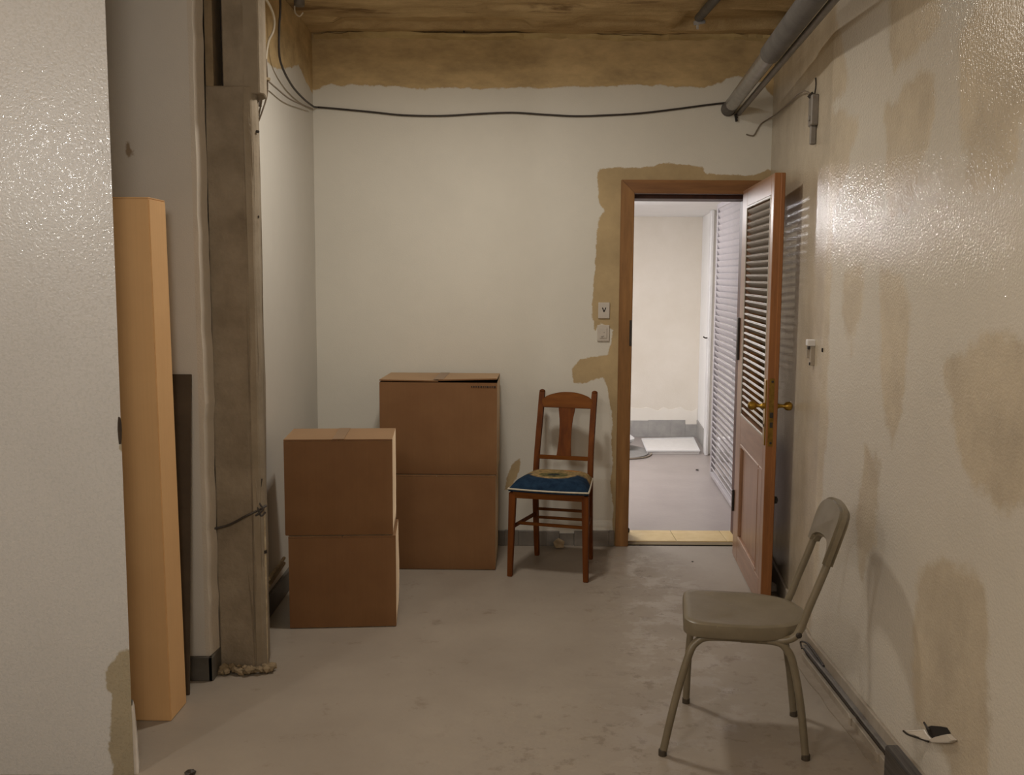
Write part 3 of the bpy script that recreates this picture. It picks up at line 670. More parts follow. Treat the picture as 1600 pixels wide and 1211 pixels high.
# local x toward the viewer; hall side is local -y
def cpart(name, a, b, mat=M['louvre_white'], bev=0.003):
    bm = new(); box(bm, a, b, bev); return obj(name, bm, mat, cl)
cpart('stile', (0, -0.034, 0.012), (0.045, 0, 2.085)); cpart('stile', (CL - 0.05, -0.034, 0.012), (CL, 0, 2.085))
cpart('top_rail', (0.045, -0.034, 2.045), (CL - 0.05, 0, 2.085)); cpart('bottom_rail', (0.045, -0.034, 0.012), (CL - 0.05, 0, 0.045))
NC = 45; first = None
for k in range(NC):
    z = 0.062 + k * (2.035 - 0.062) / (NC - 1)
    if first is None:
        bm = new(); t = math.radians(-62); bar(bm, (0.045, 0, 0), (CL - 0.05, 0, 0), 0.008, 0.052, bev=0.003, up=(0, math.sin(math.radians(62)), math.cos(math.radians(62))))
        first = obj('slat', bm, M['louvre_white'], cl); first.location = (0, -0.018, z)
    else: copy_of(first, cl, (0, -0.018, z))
# things on the hall floor
m0 = [at_z(*p, 0.02) for p in ((1003, 687), (1083, 685), (1093, 706), (1011, 706))]
bm = new(); prism(bm, [(p.x, p.y) for p in m0], 0.0, 0.022, 0.003)
mt = thing('floor_tray', 'flat white tray on the floor at the far end of the hall', 'tray', (0, 0, 0))
obj('tray_base', bm, M['mat_white'], mt)
bm = new()
for i in range(4): bar(bm, (m0[i].x, m0[i].y, 0.026), (m0[(i + 1) % 4].x, m0[(i + 1) % 4].y, 0.026), 0.014, 0.012, bev=0.002, up=(0, 0, 1))
obj('tray_rim', bm, M['white'], mt)
bm = new(); prism(bm, [(0.93 + 0.28 * math.cos(a), 8.78 + 0.36 * math.sin(a)) for a in [k * math.pi / 16 for k in range(32)]], 0.0, 0.010, 0.002)
tag(obj('round_mat', bm, M['mat_dark']), 'grey round mat on the hall floor beside the door frame', 'mat')
ap = thing('domed_appliance', 'white domed object on small dark feet standing on the grey round mat', 'appliance', (0.93, 8.88, 0.01))
bm = new(); lathe(bm, [(0.13, 0.055), (0.16, 0.075), (0.165, 0.10), (0.13, 0.125), (0.06, 0.14), (0.0, 0.142)], (0, 0, 0), seg=24); obj('dome', bm, M['white'], ap, smooth=True)
for k in range(3):
    a = 0.4 + k * 2.09; bm = new(); lathe(bm, [(0.016, 0), (0.018, 0.02), (0.014, 0.06)], (0.11 * math.cos(a - 1.2), 0.11 * math.sin(a - 1.2), 0), seg=8); obj('foot', bm, M['foot'], ap)
bm = new(); tube(bm, smoothpath([(0.70, 8.40, 0.008), (0.95, 8.385, 0.008), (1.12, 8.45, 0.008), (1.20, 8.58, 0.008), (1.215, 8.66, 0.008)]), 0.007, 8); tag(obj('mat_cord', bm, M['cable_grey'], smooth=True), 'thin dark cord curving round the edge of the grey mat', 'cord')
bm = new(); box(bm, (1.73, 8.30, 0.0), (1.86, 8.42, 0.09), 0.004)
cb = thing('closet_block', 'small white box on a grey block inside the hall closet', 'box', (0, 0, 0)); obj('grey_block', bm, M['hall_base'], cb)
bm = new(); box(bm, (1.735, 8.31, 0.09), (1.85, 8.41, 0.20), 0.006); obj('white_box', bm, M['white'], cb)

# ================================================================== CARDBOARD BOXES
def carton(label, corners, z0, z1, lift=0.0, tape=True, group='stacked brown cartons', mark=False, mat='card', bulge=0.006):
    """corners: front-left, front-right, back-right, back-left on plan"""
    c = [Vector((x, y, 0)) for x, y in corners]
    o = (c[0] + c[1] + c[2] + c[3]) / 4; ax = (c[1] - c[0]).normalized(); a = math.atan2(ax.y, ax.x)
    W = (c[1] - c[0]).length; D = ((c[3] - c[0]).length + (c[2] - c[1]).length) / 2; Hh = z1 - z0
    e = thing('cardboard_box', label, 'box', (o.x, o.y, z0), a, group)
    ly = ax.cross(Vector((0, 0, 1))) * -1
    # body with four walls, slightly bulging, open top
    bm = new(); n = 6; rows = []
    def ring(z, k, ins=0.0):
        r = []
        for (x0, y0, x1, y1) in ((-W / 2, -D / 2, W / 2, -D / 2), (W / 2, -D / 2, W / 2, D / 2), (W / 2, D / 2, -W / 2, D / 2), (-W / 2, D / 2, -W / 2, -D / 2)):
            for i in range(n):
                t = i / n; bx = math.sin(math.pi * t) * math.sin(math.pi * k) * bulge
                nx, ny = (y1 - y0), -(x1 - x0); L = math.hypot(nx, ny)
                r.append(bm.verts.new((x0 + (x1 - x0) * t + nx / L * bx, y0 + (y1 - y0) * t + ny / L * bx, z)))
        for v in r: v.co.x *= 1 - 2 * ins / W; v.co.y *= 1 - 2 * ins / D
        return r
    rows.append(ring(0.001, 0, 0.007)); rows.append(ring(0.004, 0, 0.0015))
    for k in range(6): rows.append(ring(0.009 + (Hh - 0.018) * k / 5, k / 5))
    for r0, r1 in zip(rows, rows[1:]):
        for i in range(4 * n): bm.faces.new((r0[i], r0[(i + 1) % (4 * n)], r1[(i + 1) % (4 * n)], r1[i]))
    bm.faces.new(rows[0][::-1])
    if not lift: bm.faces.new(rows[-1])
    obj('body', bm, M[mat], e, smooth=True)
    # two outer flaps meeting in the middle
    for s in (-1, 1):
        bm = new(); zt = Hh - 0.008
        g = 0.0012
        f = lambda x, y, z: (x, y, z)
        li = lift if s > 0 else lift * 0.35
        pts = []
        for (x, y) in ((s * W / 2, -D / 2), (s * g, -D / 2), (s * g, D / 2), (s * W / 2, D / 2)):
            up = li if (abs(x) > g * 2 and y < 0) else (li * 0.45 if y < 0 else 0)
            pts.append((x, y, up))
        lo = [bm.verts.new((x, y, zt + u)) for x, y, u in pts]; hi = [bm.verts.new((x, y, zt + u + 0.0065)) for x, y, u in pts]
        fs = [bm.faces.new(hi), bm.faces.new(lo[::-1])] + [bm.faces.new((lo[i], lo[(i + 1) % 4], hi[(i + 1) % 4], hi[i])) for i in range(4)]
        bmesh.ops.recalc_face_normals(bm, faces=fs)
        obj('flap', bm, M[mat], e)
    if tape:
        bm = new(); lf = lift * 0.45
        bar(bm, (0, -D / 2 - 0.0005, Hh - 0.0005 + lf), (0, D / 2, Hh - 0.0005), 0.05, 0.0016, bev=0, up=(1, 0, 0))
        obj('tape', bm, M['tape'], e)
    if mark:
        bm = new(); rr = random.Random(3); x = 0.17
        while x < 0.30:
            w = rr.uniform(0.004, 0.011); box(bm, (x, -D / 2 - 0.0040, Hh - 0.033), (x + w, -D / 2 - 0.0006, Hh - 0.026)); x += w + 0.005
        obj('printed_mark', bm, M['ink'], e)
    return e
carton('lower box of the shorter front stack of plain brown cartons near the column', ((-0.984, 4.258), (-0.523, 4.294), (-0.505, 4.580), (-0.966, 4.560)), 0.0, 0.413, tape=False, bulge=0.008)
carton('upper box of the shorter front stack with tape seam across its closed top', ((-0.985, 4.259), (-0.523, 4.292), (-0.528, 4.600), (-0.990, 4.575)), 0.413, 0.838)
carton('lower box of the taller rear stack of brown cartons against the back wall', ((-0.70, 5.166), (-0.086, 5.156), (-0.070, 5.585), (-0.685, 5.595)), 0.0, 0.506, tape=False)
carton('upper box of the taller rear stack, its front flap slightly lifted', ((-0.690, 5.172), (-0.082, 5.160), (-0.062, 5.60), (-0.672, 5.61)), 0.506, 0.999, lift=0.016, mark=True)
# tall narrow carton leaning upright in the alcove
e = thing('tall_cardboard_box', 'tall narrow tan carton standing upright between near wall and alcove', 'box', (-1.24, 3.41, 0), 0.0)
bm = new(); t0 = [(-1.375, 3.345), (-1.172, 3.338), (-1.168, 3.490), (-1.372, 3.497)]; t1 = [(-1.39, 3.345), (-1.189, 3.338), (-1.190, 3.497), (-1.391, 3.50)]
lo = [bm.verts.new((x + 1.24, y - 3.41, 0.0)) for x, y in t0]; hi = [bm.verts.new((x + 1.24, y - 3.41, 1.784)) for x, y in t1]
bm.faces.new(hi); bm.faces.new(lo[::-1])
for i in range(4): bm.faces.new((lo[i], lo[(i + 1) % 4], hi[(i + 1) % 4], hi[i]))
bmesh.ops.recalc_face_normals(bm, faces=bm.faces); bmesh.ops.bevel(bm, geom=list(bm.edges), offset=0.003, segments=2, affect='EDGES')
obj('body', bm, M['card_tall'], e)
bm = new(); plate(bm, [(-0.148, -0.066), (0.050, -0.073), (0.049, 0.086), (-0.149, 0.089)], (0, 0, 1.7835), (1, 0, 0), (0, 1, 0), (0, 0, 1), 0.004, 0.001); obj('end_flap', bm, M['card_tall'], e)
bm = new(); bar(bm, (-1.31, 3.560, 0.0), (-1.31, 3.690, 1.172), 0.262, 0.008, bev=0.001, up=(1, 0, 0))
db = tag(obj('leaning_board', bm, M['card_dark']), 'dark brown board leaning on the alcove wall behind the tall carton', 'board')

# ================================================================== WOODEN CHAIR
wa = math.atan2(-0.243, 0.97)
wc = thing('wooden_chair', 'red brown wooden chair with blue needlepoint seat beside the doorway', 'chair', (0.187, 5.008, 0), wa)
def wbar(name, p, q, w0, d0, w1=None, d1=None, up=(1, 0, 0), mat='chair_wood', bev=0.003):
    bm = new(); bar(bm, p, q, w0, d0, w1, d1, bev, up); return obj(name, bm, M[mat], wc)
# local: x across, y to the rear
for s in (-1, 1):
    wbar('front_leg', (s * 0.198, 0.0, 0.0), (s * 0.188, 0.012, 0.440), 0.026, 0.026, 0.036, 0.036)
    bm = new(); P = smoothpath([(s * 0.150, 0.425, 0.0), (s * 0.150, 0.385, 0.25), (s * 0.150, 0.375, 0.44), (s * 0.148, 0.402, 0.60), (s * 0.146, 0.462, 0.78), (s * 0.146, 0.505, 0.905)], 4)
    for i in range(len(P) - 1):
        pass
    R = []
    t = bmesh.new(); rings = []
    for i, p in enumerate(P):
        w = 0.0145 if p.z > 0.4 else 0.0145 - 0.003 * (0.4 - p.z) / 0.4
        rings.append([t.verts.new(p + Vector((sx * w, sy * 0.0165, 0))) for sx, sy in ((-1, -1), (1, -1), (1, 1), (-1, 1))])
    for a, b in zip(rings, rings[1:]):
        for k in range(4): t.faces.new((a[k], a[(k + 1) % 4], b[(k + 1) % 4], b[k]))
    t.faces.new(rings[0][::-1]); t.faces.new(rings[-1])
    bmesh.ops.bevel(t, geom=[ed for ed in t.edges if abs((ed.verts[0].co - ed.verts[1].co).normalized().z) > 0.5 or len(ed.link_faces) == 2 and ed.calc_face_angle(0) > 1], offset=0.004, segments=2, affect='EDGES')
    merge(bm, t); lathe(bm, [(0.013, 0), (0.0165, 0.004), (0.014, 0.010), (0.006, 0.014), (0, 0.015)], (s * 0.146, 0.505, 0.903), seg=12)
    obj('back_post', bm, M['chair_wood'], wc, smooth=True)
# crest rail with arched top
bm = new(); out = []
for i in range(25):
    x = -0.140 + 0.280 * i / 24; t = abs(x) / 0.140
    out.append((x, 0.872 + 0.034 * (1 - t ** 2.2) * (1 if t < 1 else 0) - 0.004 * (t > 0.85)))
plate(bm, out + [(0.140, 0.822), (-0.140, 0.822)], (0, 0.482, 0), (1, 0, 0), (0, 0.12, 1), (0, 1, 0), 0.020, 0.003)
for v in bm.verts: v.co.y += 0.0 - 0.12 * 0.83 + 0.018 * (v.co.x / 0.14) ** 2 * -1
obj('crest_rail', bm, M['chair_wood_h'], wc, smooth=True)
# splat
bm = new(); L = []; Rr = []
for i in range(13):
    t = i / 12; z = 0.558 + t * 0.275
    w = 0.040 - 0.007 * math.sin(math.pi * min(1, t * 1.1)) + 0.006 * max(0, t - 0.72) / 0.28 + 0.004 * max(0, 0.3 - t)
    L.append((-w, z)); Rr.append((w, z))
t = bmesh.new(); rows = []
for (xl, z), (xr_, _) in zip(L, Rr):
    y = 0.392 + (z - 0.558) * 0.30
    rows.append([t.verts.new(p) for p in ((xl, y - 0.005, z), (xr_, y - 0.005, z), (xr_, y + 0.005, z), (xl, y + 0.005, z))])
for a, b in zip(rows, rows[1:]):
    for k in range(4): t.faces.new((a[k], a[(k + 1) % 4], b[(k + 1) % 4], b[k]))
t.faces.new(rows[0][::-1]); t.faces.new(rows[-1]); merge(bm, t)
obj('splat', bm, M['chair_wood'], wc)
wbar('lower_back_rail', (-0.145, 0.392, 0.560), (0.145, 0.392, 0.560), 0.022, 0.016, up=(0, 0, 1), mat='chair_wood_h')
# seat rails
wbar('seat_rail', (-0.185, 0.006, 0.434), (0.185, 0.006, 0.434), 0.044, 0.022, up=(0, 0, 1), mat='chair_wood_h')
wbar('seat_rail', (-0.150, 0.372, 0.434), (0.150, 0.372, 0.434), 0.044, 0.020, up=(0, 0, 1), mat='chair_wood_h')
for s in (-1, 1): wbar('seat_rail', (s * 0.188, 0.01, 0.434), (s * 0.152, 0.372, 0.434), 0.044, 0.020, up=(0, 0, 1))
# stretchers
wbar('stretcher', (-0.175, 0.085, 0.262), (0.182, 0.07, 0.262), 0.016, 0.014, up=(0, 0, 1), mat='chair_wood_h')
for z in (0.225, 0.272): wbar('stretcher', (-0.150, 0.386, z), (0.150, 0.386, z), 0.015, 0.013, up=(0, 0, 1), mat='chair_wood_h')
for s in (-1, 1): wbar('stretcher', (s * 0.194, 0.008, 0.255), (s * 0.150, 0.386, 0.245), 0.019, 0.014, up=(0, 0, 1))
# cushion
def cushion(bm, w0, w1, y0, y1, z0, crown, n=18):
    rows = []
    for i in range(n + 1):
        v = i / n; row = []
        for j in range(n + 1):
            u = j / n * 2 - 1; y = y0 + (y1 - y0) * v; w = w0 + (w1 - w0) * v
            bow = -0.016 * (1 - u * u) * (1 - v) * (1 if v < 1 else 0)
            e = (1 - abs(u) ** 5) * (1 - abs(2 * v - 1) ** 5)
            row.append(bm.verts.new((u * w, y + bow, z0 + crown * max(e, 0) ** 0.55)))
        rows.append(row)
    for i in range(n):
        for j in range(n): bm.faces.new((rows[i][j], rows[i][j + 1], rows[i + 1][j + 1], rows[i + 1][j]))
    rim = [rows[0][j] for j in range(n + 1)] + [rows[i][n] for i in range(1, n + 1)] + [rows[n][j] for j in range(n - 1, -1, -1)] + [rows[i][0] for i in range(n - 1, 0, -1)]
    low = [bm.verts.new((v.co.x * 0.99, v.co.y, z0 - 0.012)) for v in rim]
    m = len(rim)
    for i in range(m): bm.faces.new((rim[i], low[i], low[(i + 1) % m], rim[(i + 1) % m]))
    bm.faces.new(low[::-1])
    return [v.co.copy() for v in rim]
bm = new(); rim = cushion(bm, 0.208, 0.166, -0.010, 0.36, 0.460, 0.056)
bmesh.ops.recalc_face_normals(bm, faces=bm.faces)
cs = obj('seat_cushion', bm, M['needlepoint'], wc, smooth=True)
bm = new(); tube(bm, rim + [rim[0]], 0.0045, 8); obj('piping', bm, M['piping'], cs, smooth=True)

# ================================================================== GREY METAL CHAIR
u2 = Vector((0.988, -0.156, 0)).normalized(); ga = math.atan2(u2.y, u2.x)
gc = thing('metal_chair', 'taupe painted metal chair facing left beside the right wall', 'chair', (0.5665, 3.3135, 0), ga)
# local x to the rear, local y away from the viewer
bm = new(); outl = []
def rr_pt(cx, cy, r, a): return (cx + r * math.cos(math.radians(a)), cy + r * math.sin(math.radians(a)))
for a in range(180, 271, 15): outl.append(rr_pt(0.072, -0.128, 0.055, a))
for x, y in ((0.16, -0.186), (0.26, -0.184)): outl.append((x, y))
for a in range(-80, 81, 10): outl.append((0.285 + 0.137 * math.cos(math.radians(a)), 0.170 * math.sin(math.radians(a))))
for x, y in ((0.26, 0.184), (0.16, 0.186)): outl.append((x, y))
for a in range(90, 181, 15): outl.append(rr_pt(0.072, 0.128, 0.055, a))
# shell: rounded top with dished middle and a turned-down apron
rings = [(0.985, 0.390), (1.0, 0.396), (1.0, 0.419), (0.985, 0.431), (0.95, 0.4355), (0.86, 0.434), (0.65, 0.428), (0.35, 0.424)]
cx, cy = 0.215, 0.0; R = []
for s, z in rings:
    R.append([bm.verts.new((cx + (x - cx) * s, cy + (y - cy) * s, z + (0.006 * max(0, (0.10 - x) / 0.1) if z > 0.42 else 0))) for x, y in outl])
n = len(outl)
for a, b in zip(R, R[1:]):
    for i in range(n): bm.faces.new((a[i], a[(i + 1) % n], b[(i + 1) % n], b[i]))
cv = bm.verts.new((cx, cy, 0.423))
for i in range(n): bm.faces.new((R[-1][i], R[-1][(i + 1) % n], cv))
under = [bm.verts.new((cx + (x - cx) * 0.97, cy + (y - cy) * 0.97, 0.395)) for x, y in outl]
for i in range(n): bm.faces.new((R[0][i], under[i], under[(i + 1) % n], R[0][(i + 1) % n]))
bm.faces.new(under[::-1])
bmesh.ops.recalc_face_normals(bm, faces=bm.faces)
obj('seat', bm, M['enamel'], gc, smooth=True)
# side frames: one bent tube per side forms a front and a rear leg
def leg_mesh(P, r): bm = new(); tube(bm, smoothpath(P, 6), r, 12); return bm
for s in (-1, 1):
    f = 0.211 * s; fx = 0.040 * s; rb = 0.165 * s; yi = 0.150 * s
    lg = obj('front_leg', leg_mesh([(fx, f, 0.004), (0.020 + fx * 0.6, f * 0.93, 0.18), (0.045 + fx * 0.2, f * 0.83, 0.330), (0.062, f * 0.78, 0.370), (0.100, f * 0.75, 0.385), (0.20, yi, 0.385)], 0.0125), M['enamel'], gc, smooth=True)
    bm = new(); lathe(bm, [(0.0138, 0), (0.0138, 0.018), (0.0125, 0.02)], (fx, f, 0.0), seg=12); obj('foot_cap', bm, M['tip'], lg)
    lg = obj('rear_leg', leg_mesh([(0.414, rb, 0.004), (0.392, rb * 0.98, 0.18), (0.366, rb * 0.95, 0.310), (0.345, rb * 0.93, 0.356), (0.310, rb * 0.92, 0.380), (0.20, yi, 0.383)], 0.0125), M['enamel'], gc, smooth=True)
    bm = new(); lathe(bm, [(0.0138, 0), (0.0138, 0.018), (0.0125, 0.02)], (0.414, rb, 0.0), seg=12); obj('foot_cap', bm, M['tip'], lg)
    y = 0.158 * s
    obj('back_upright', leg_mesh([(0.260, y * 0.90, 0.384), (0.325, y * 0.97, 0.386), (0.366, y, 0.402), (0.387, y, 0.440), (0.407, y, 0.500), (0.434, y, 0.575), (0.458, y, 0.645), (0.480, y * 0.99, 0.715)], 0.0125), M['enamel'], gc, smooth=True)
# backrest: pressed sheet with arched top, concave lower edge and lugs over the uprights
def back_outline():
    o = []
    for i in range(21):
        t = i / 20; a = math.pi * t; o.append((-0.185 * math.copysign(abs(math.cos(a)) ** 0.62, math.cos(a)), 0.100 + 0.092 * math.sin(a) ** 0.75))
    o += [(0.184, 0.085), (0.180, 0.045), (0.176, 0.008), (0.142, 0.008), (0.134, 0.030)]
    for i in range(1, 12):
        t = i / 12; o.append((0.134 - 0.268 * t, 0.030 + 0.030 * math.sin(math.pi * t) ** 0.6))
    o += [(-0.134, 0.030), (-0.142, 0.008), (-0.176, 0.008), (-0.180, 0.045), (-0.184, 0.085)]
    return o
bm = new(); bo = back_outline(); lean = math.atan2(0.475 - 0.432, 0.10)
up_ = Vector((math.sin(0.30), 0, math.cos(0.30))); nb = Vector((math.cos(0.30), 0, -math.sin(0.30)))
plate(bm, bo, Vector((0.455, 0, 0.625)) - nb * 0.017, (0, 1, 0), up_, nb, 0.034, 0.009)
for v in bm.verts:
    k = (v.co.y / 0.185) ** 2; v.co += nb * (0.012 - 0.020 * k)
bmesh.ops.recalc_face_normals(bm, faces=bm.faces)
obj('backrest', bm, M['enamel'], gc, smooth=True)
for s in (-1, 1):
    bm = new(); lathe(bm, [(0.010, 0), (0.010, 0.003), (0.006, 0.006), (0, 0.0065)], (0.378, s * 0.168, 0.412), (0, s, 0), 10); obj('bolt', bm, M['metal_dark'], gc)

# ================================================================== PIPES AND CABLES
pd = Vector((-0.088, -1.0, 0.0)).normalized(); pe = Vector((1.176, YB, 2.452))
pp = thing('ceiling_pipe', 'grey steel drain pipe running along the top of the right wall', 'pipe', (0, 0, 0))
bm = new(); tube(bm, [pe, pe + pd * 1.62], 0.035, 20); obj('steel_pipe', bm, M['galv'], pp, smooth=True)
bm = new(); lathe(bm, [(0.037, 0), (0.040, 0.004), (0.040, 0.02), (0.037, 0.024)], pe + pd * 0.0, pd, 20); obj('end_collar', bm, M['pipe_dark'], pp, smooth=True)
bm = new(); lathe(bm, [(0.037, 0), (0.043, 0.006), (0.043, 5.2), (0.037, 5.21)], pe + pd * 1.40, pd, 20); obj('pipe_sleeve', bm, M['pipe_dark'], pp, smooth=True)
bm = new(); lathe(bm, [(0.0362, 0), (0.0362, 0.18), (0.035, 0.182)], pe + pd * 0.0, pd, 20); obj('pipe_coating', bm, M['pipe_dark'], pp, smooth=True)
side = Vector((0.058, 0, -0.022))
bm = new(); tube(bm, [pe + side, pe + side + pd * 6.5], 0.014, 14); tag(obj('thin_pipe', bm, M['pipe_thin'], smooth=True), 'thin grey pipe running close along the right of the steel drain pipe', 'pipe')
bm = new(); lathe(bm, [(0.007, 0), (0.007, 0.02), (0.004, 0.022)], at_y(1150, 184, YB) + Vector((0, -0.02, 0)), (0, 1, 0), 8)
bar(bm, at_y(1149, 178, YB - 0.012), at_y(1151, 190, YB - 0.012), 0.012, 0.012, bev=0.001); tag(obj('pipe_clip', bm, M['metal_dark']), 'small dark clip on the back wall under the pipe end', 'clip')
# long cable across the back wall
yc = YB - 0.012
P = [at_y(437, -60, 4.55), at_y(438, 10, 4.6), at_y(436, 50, 4.62), at_y(438, 95, 4.68), at_y(455, 132, 4.93), at_y(475, 155, 5.26), at_y(490.5, 167, 5.57)]
P1 = [at_y(*p, yc) for p in ((494, 167.5), (515, 169), (580, 175), (630, 180), (690, 181), (745, 178), (800, 176), (850, 179), (900, 181.5), (950, 180), (1000, 177), (1060, 170), (1105, 164), (1140, 160))]
bm = new(); tube(bm, smoothpath(P, 6) + smoothpath(P1, 5)[1:], 0.0052, 10)
tag(obj('wall_cable', bm, M['cable_black'], smooth=True), 'long black cable sagging across the top of the back wall', 'cable')
bm = new()
tube(bm, smoothpath([at_y(412, 120, 4.40), at_y(432, 138, 4.65), at_y(455, 156, 4.95), at_y(488, 170, 5.5)], 6), 0.0038, 8)
tag(obj('thin_wire', bm, M['cable_grey'], smooth=True), 'thin grey wire running from the column top to the cable bend', 'wire')
bm = new(); tube(bm, smoothpath([at_y(409, -10, 4.3), at_y(421, 8, 4.4), at_y(428, 28, 4.5), at_y(427, 48, 4.5), at_y(419, 66, 4.45), at_y(415, 95, 4.42)], 6), 0.0055, 8)
tag(obj('white_wire', bm, M['cable_white'], smooth=True), 'pale looping wire hanging from the ceiling beside the column top', 'wire')
for lab, pts, mt_ in (('grey conduit wire bowing off the column edge, left of a pair', ((409, 92), (411, 130), (409, 155), (404, 182)), 'cable_grey'), ('grey conduit wire bowing off the column edge, right of a pair', ((416, 92), (418, 125), (417, 150), (409, 176), (403, 192)), 'cable_grey')):
    bm = new(); tube(bm, smoothpath([at_y(*p, 4.05) for p in pts], 6), 0.0034, 8); tag(obj('conduit_wire', bm, M[mt_], smooth=True), lab, 'wire', 'wires beside the column top')
bm = new(); bar(bm, at_y(403, 122, 4.02), at_y(422, 124, 4.05), 0.012, 0.012, bev=0.002, up=(0, 0, 1)); tag(obj('wire_clip', bm, M['plaster']), 'small clip bracket holding wires beside the column top', 'clip')
bm = new(); tube(bm, smoothpath([at_y(393, 127, 3.84), at_y(396, 170, 3.835), at_y(398, 205, 3.835), at_y(401, 290, 3.835), at_y(404, 400, 3.835)], 4), 0.0032, 8)
tag(obj('column_wire', bm, M['cable_black'], smooth=True), 'thin dark wire running down the upper right edge of the column', 'wire')
for z in (205, 338):
    bm = new(); bar(bm, at_y(396, z, 3.83), at_y(405, z + 1, 3.83), 0.01, 0.01, bev=0.002, up=(0, 0, 1)); tag(obj('wire_staple', bm, M['metal_dark']), ('upper' if z < 300 else 'lower') + ' staple fixing the dark wire on the column edge', 'staple', 'staples on the column wire')
# conduit and twisted wire low on the column
cw = thing('column_conduit', 'pale plastic conduit on the lower right edge of the column', 'conduit', (0, 0, 0))
bm = new(); tube(bm, [at_y(411, 800, 3.83), at_y(413, 862, 3.83), at_y(416, 1040, 3.83)], 0.008, 10); obj('tube', bm, M['plaster'], cw, smooth=True)
bm = new(); lathe(bm, [(0.011, 0), (0.011, 0.012)], at_y(413, 864, 3.83), (0, 0, 1), 10); obj('collar', bm, M['metal_dark'], cw)
bm = new(); tube(bm, smoothpath([at_y(335, 826, 3.775), at_y(358, 820, 3.782), at_y(385, 806, 3.782), at_y(404, 797, 3.80), at_y(416, 790, 3.83)], 5), 0.0042, 8)
tube(bm, smoothpath([at_y(409, 748, 3.815), at_y(406, 768, 3.81), at_y(405, 785, 3.805), at_y(411, 796, 3.80), at_y(399, 806, 3.79)], 5), 0.0036, 8)
tube(bm, smoothpath([at_y(402, 792, 3.80), at_y(408, 806, 3.795), at_y(415, 800, 3.80)], 5), 0.0036, 8)
tag(obj('twisted_wire', bm, M['cable_black'], smooth=True), 'twisted dark tie wire wrapped round the lower part of the column', 'wire')
# ceiling fittings
hg = thing('pipe_hanger', 'rusty grey pipe stub with bracket on the ceiling near the pipe', 'hanger', (0, 0, 0))
q = at_z(1092, 22, ZC); bm = new(); tube(bm, [q + Vector((0, 0.0, -0.02)), q + Vector((0.01, -0.5, -0.03))], 0.022, 12); obj('pipe_stub', bm, M['pipe_dark'], hg, smooth=True)
bm = new(); bar(bm, q + Vector((-0.025, 0, -0.045)), q + Vector((0.03, -0.02, -0.04)), 0.02, 0.01, bev=0.002, up=(0, 0, 1)); bar(bm, q + Vector((-0.006, -0.01, -0.01)), q + Vector((-0.006, 0.0, -0.075)), 0.012, 0.01, bev=0.002); obj('bracket', bm, M['galv'], hg)
hk = thing('ceiling_hook', 'small pale wire hook hanging from the ceiling beside the black cable', 'hook', (0, 0, 0))
q = at_z(474, 8, ZC); bm = new(); lathe(bm, [(0.026, 0), (0.026, 0.035), (0.02, 0.04)], q + Vector((0, -0.1, -0.03)), (0, 0, 1), 12); obj('rose', bm, M['pipe_thin'], hk, smooth=True)
bm = new(); tube(bm, smoothpath([q + Vector((-0.022, -0.1, -0.03)), q + Vector((-0.02, -0.1, -0.06)), q + Vector((0.0, -0.1, -0.078)), q + Vector((0.018, -0.1, -0.06))], 5), 0.0036, 8); obj('wire_loop', bm, M['cable_white'], hk, smooth=True)
q = at_y(724, 44, YB); bm = new(); tube(bm, [q + Vector((-0.008, -0.03, 0.012)), q + Vector((0.006, -0.034, -0.03))], 0.0042, 8); tag(obj('bent_nail', bm, M['metal_dark'], smooth=True), 'dark bent nail sticking from the ledge at the ceiling line', 'nail')

# ================================================================== WALL FITTINGS
def switch(label, px, py, w, h, marks):
    c = at_y(px, py, YB); e = thing('switch_plate', label, 'switch', (c.x, YB, c.z), 0.0, 'switch plates beside the doorway')
    bm = new(); box(bm, (-w / 2, -0.010, -h / 2), (w / 2, 0.002, h / 2), 0.004, 0, 2); obj('cover', bm, M['plate'], e)
    marks(e, w, h); return e
def mv(e, w, h):
    bm = new(); bar(bm, (-0.009, -0.0108, 0.016), (0.0, -0.0108, -0.008), 0.006, 0.0016, bev=0); bar(bm, (0.010, -0.0108, 0.016), (0.0, -0.0108, -0.008), 0.005, 0.0016, bev=0); obj('letter_v', bm, M['ink'], e)
def mr(e, w, h):
    bm = new(); box(bm, (-0.021, -0.0135, -0.030), (0.021, -0.008, 0.030), 0.003); rk = obj('rocker', bm, M['plate'], e)
    bm = new(); bar(bm, (-0.013, -0.0142, -0.017), (-0.007, -0.0142, -0.022), 0.003, 0.0012, bev=0); bar(bm, (-0.007, -0.0142, -0.022), (0.002, -0.0142, -0.014), 0.003, 0.0012, bev=0); box(bm, (0.002, -0.0145, 0.002), (0.006, -0.0132, 0.006)); obj('mark', bm, M['base_grey'], rk)
switch('ivory switch plate marked with a black V beside the doorway', 943.5, 485, 0.064, 0.089, mv)
switch('ivory rocker switch plate just below the plate marked V', 942.5, 520.5, 0.069, 0.091, mr)
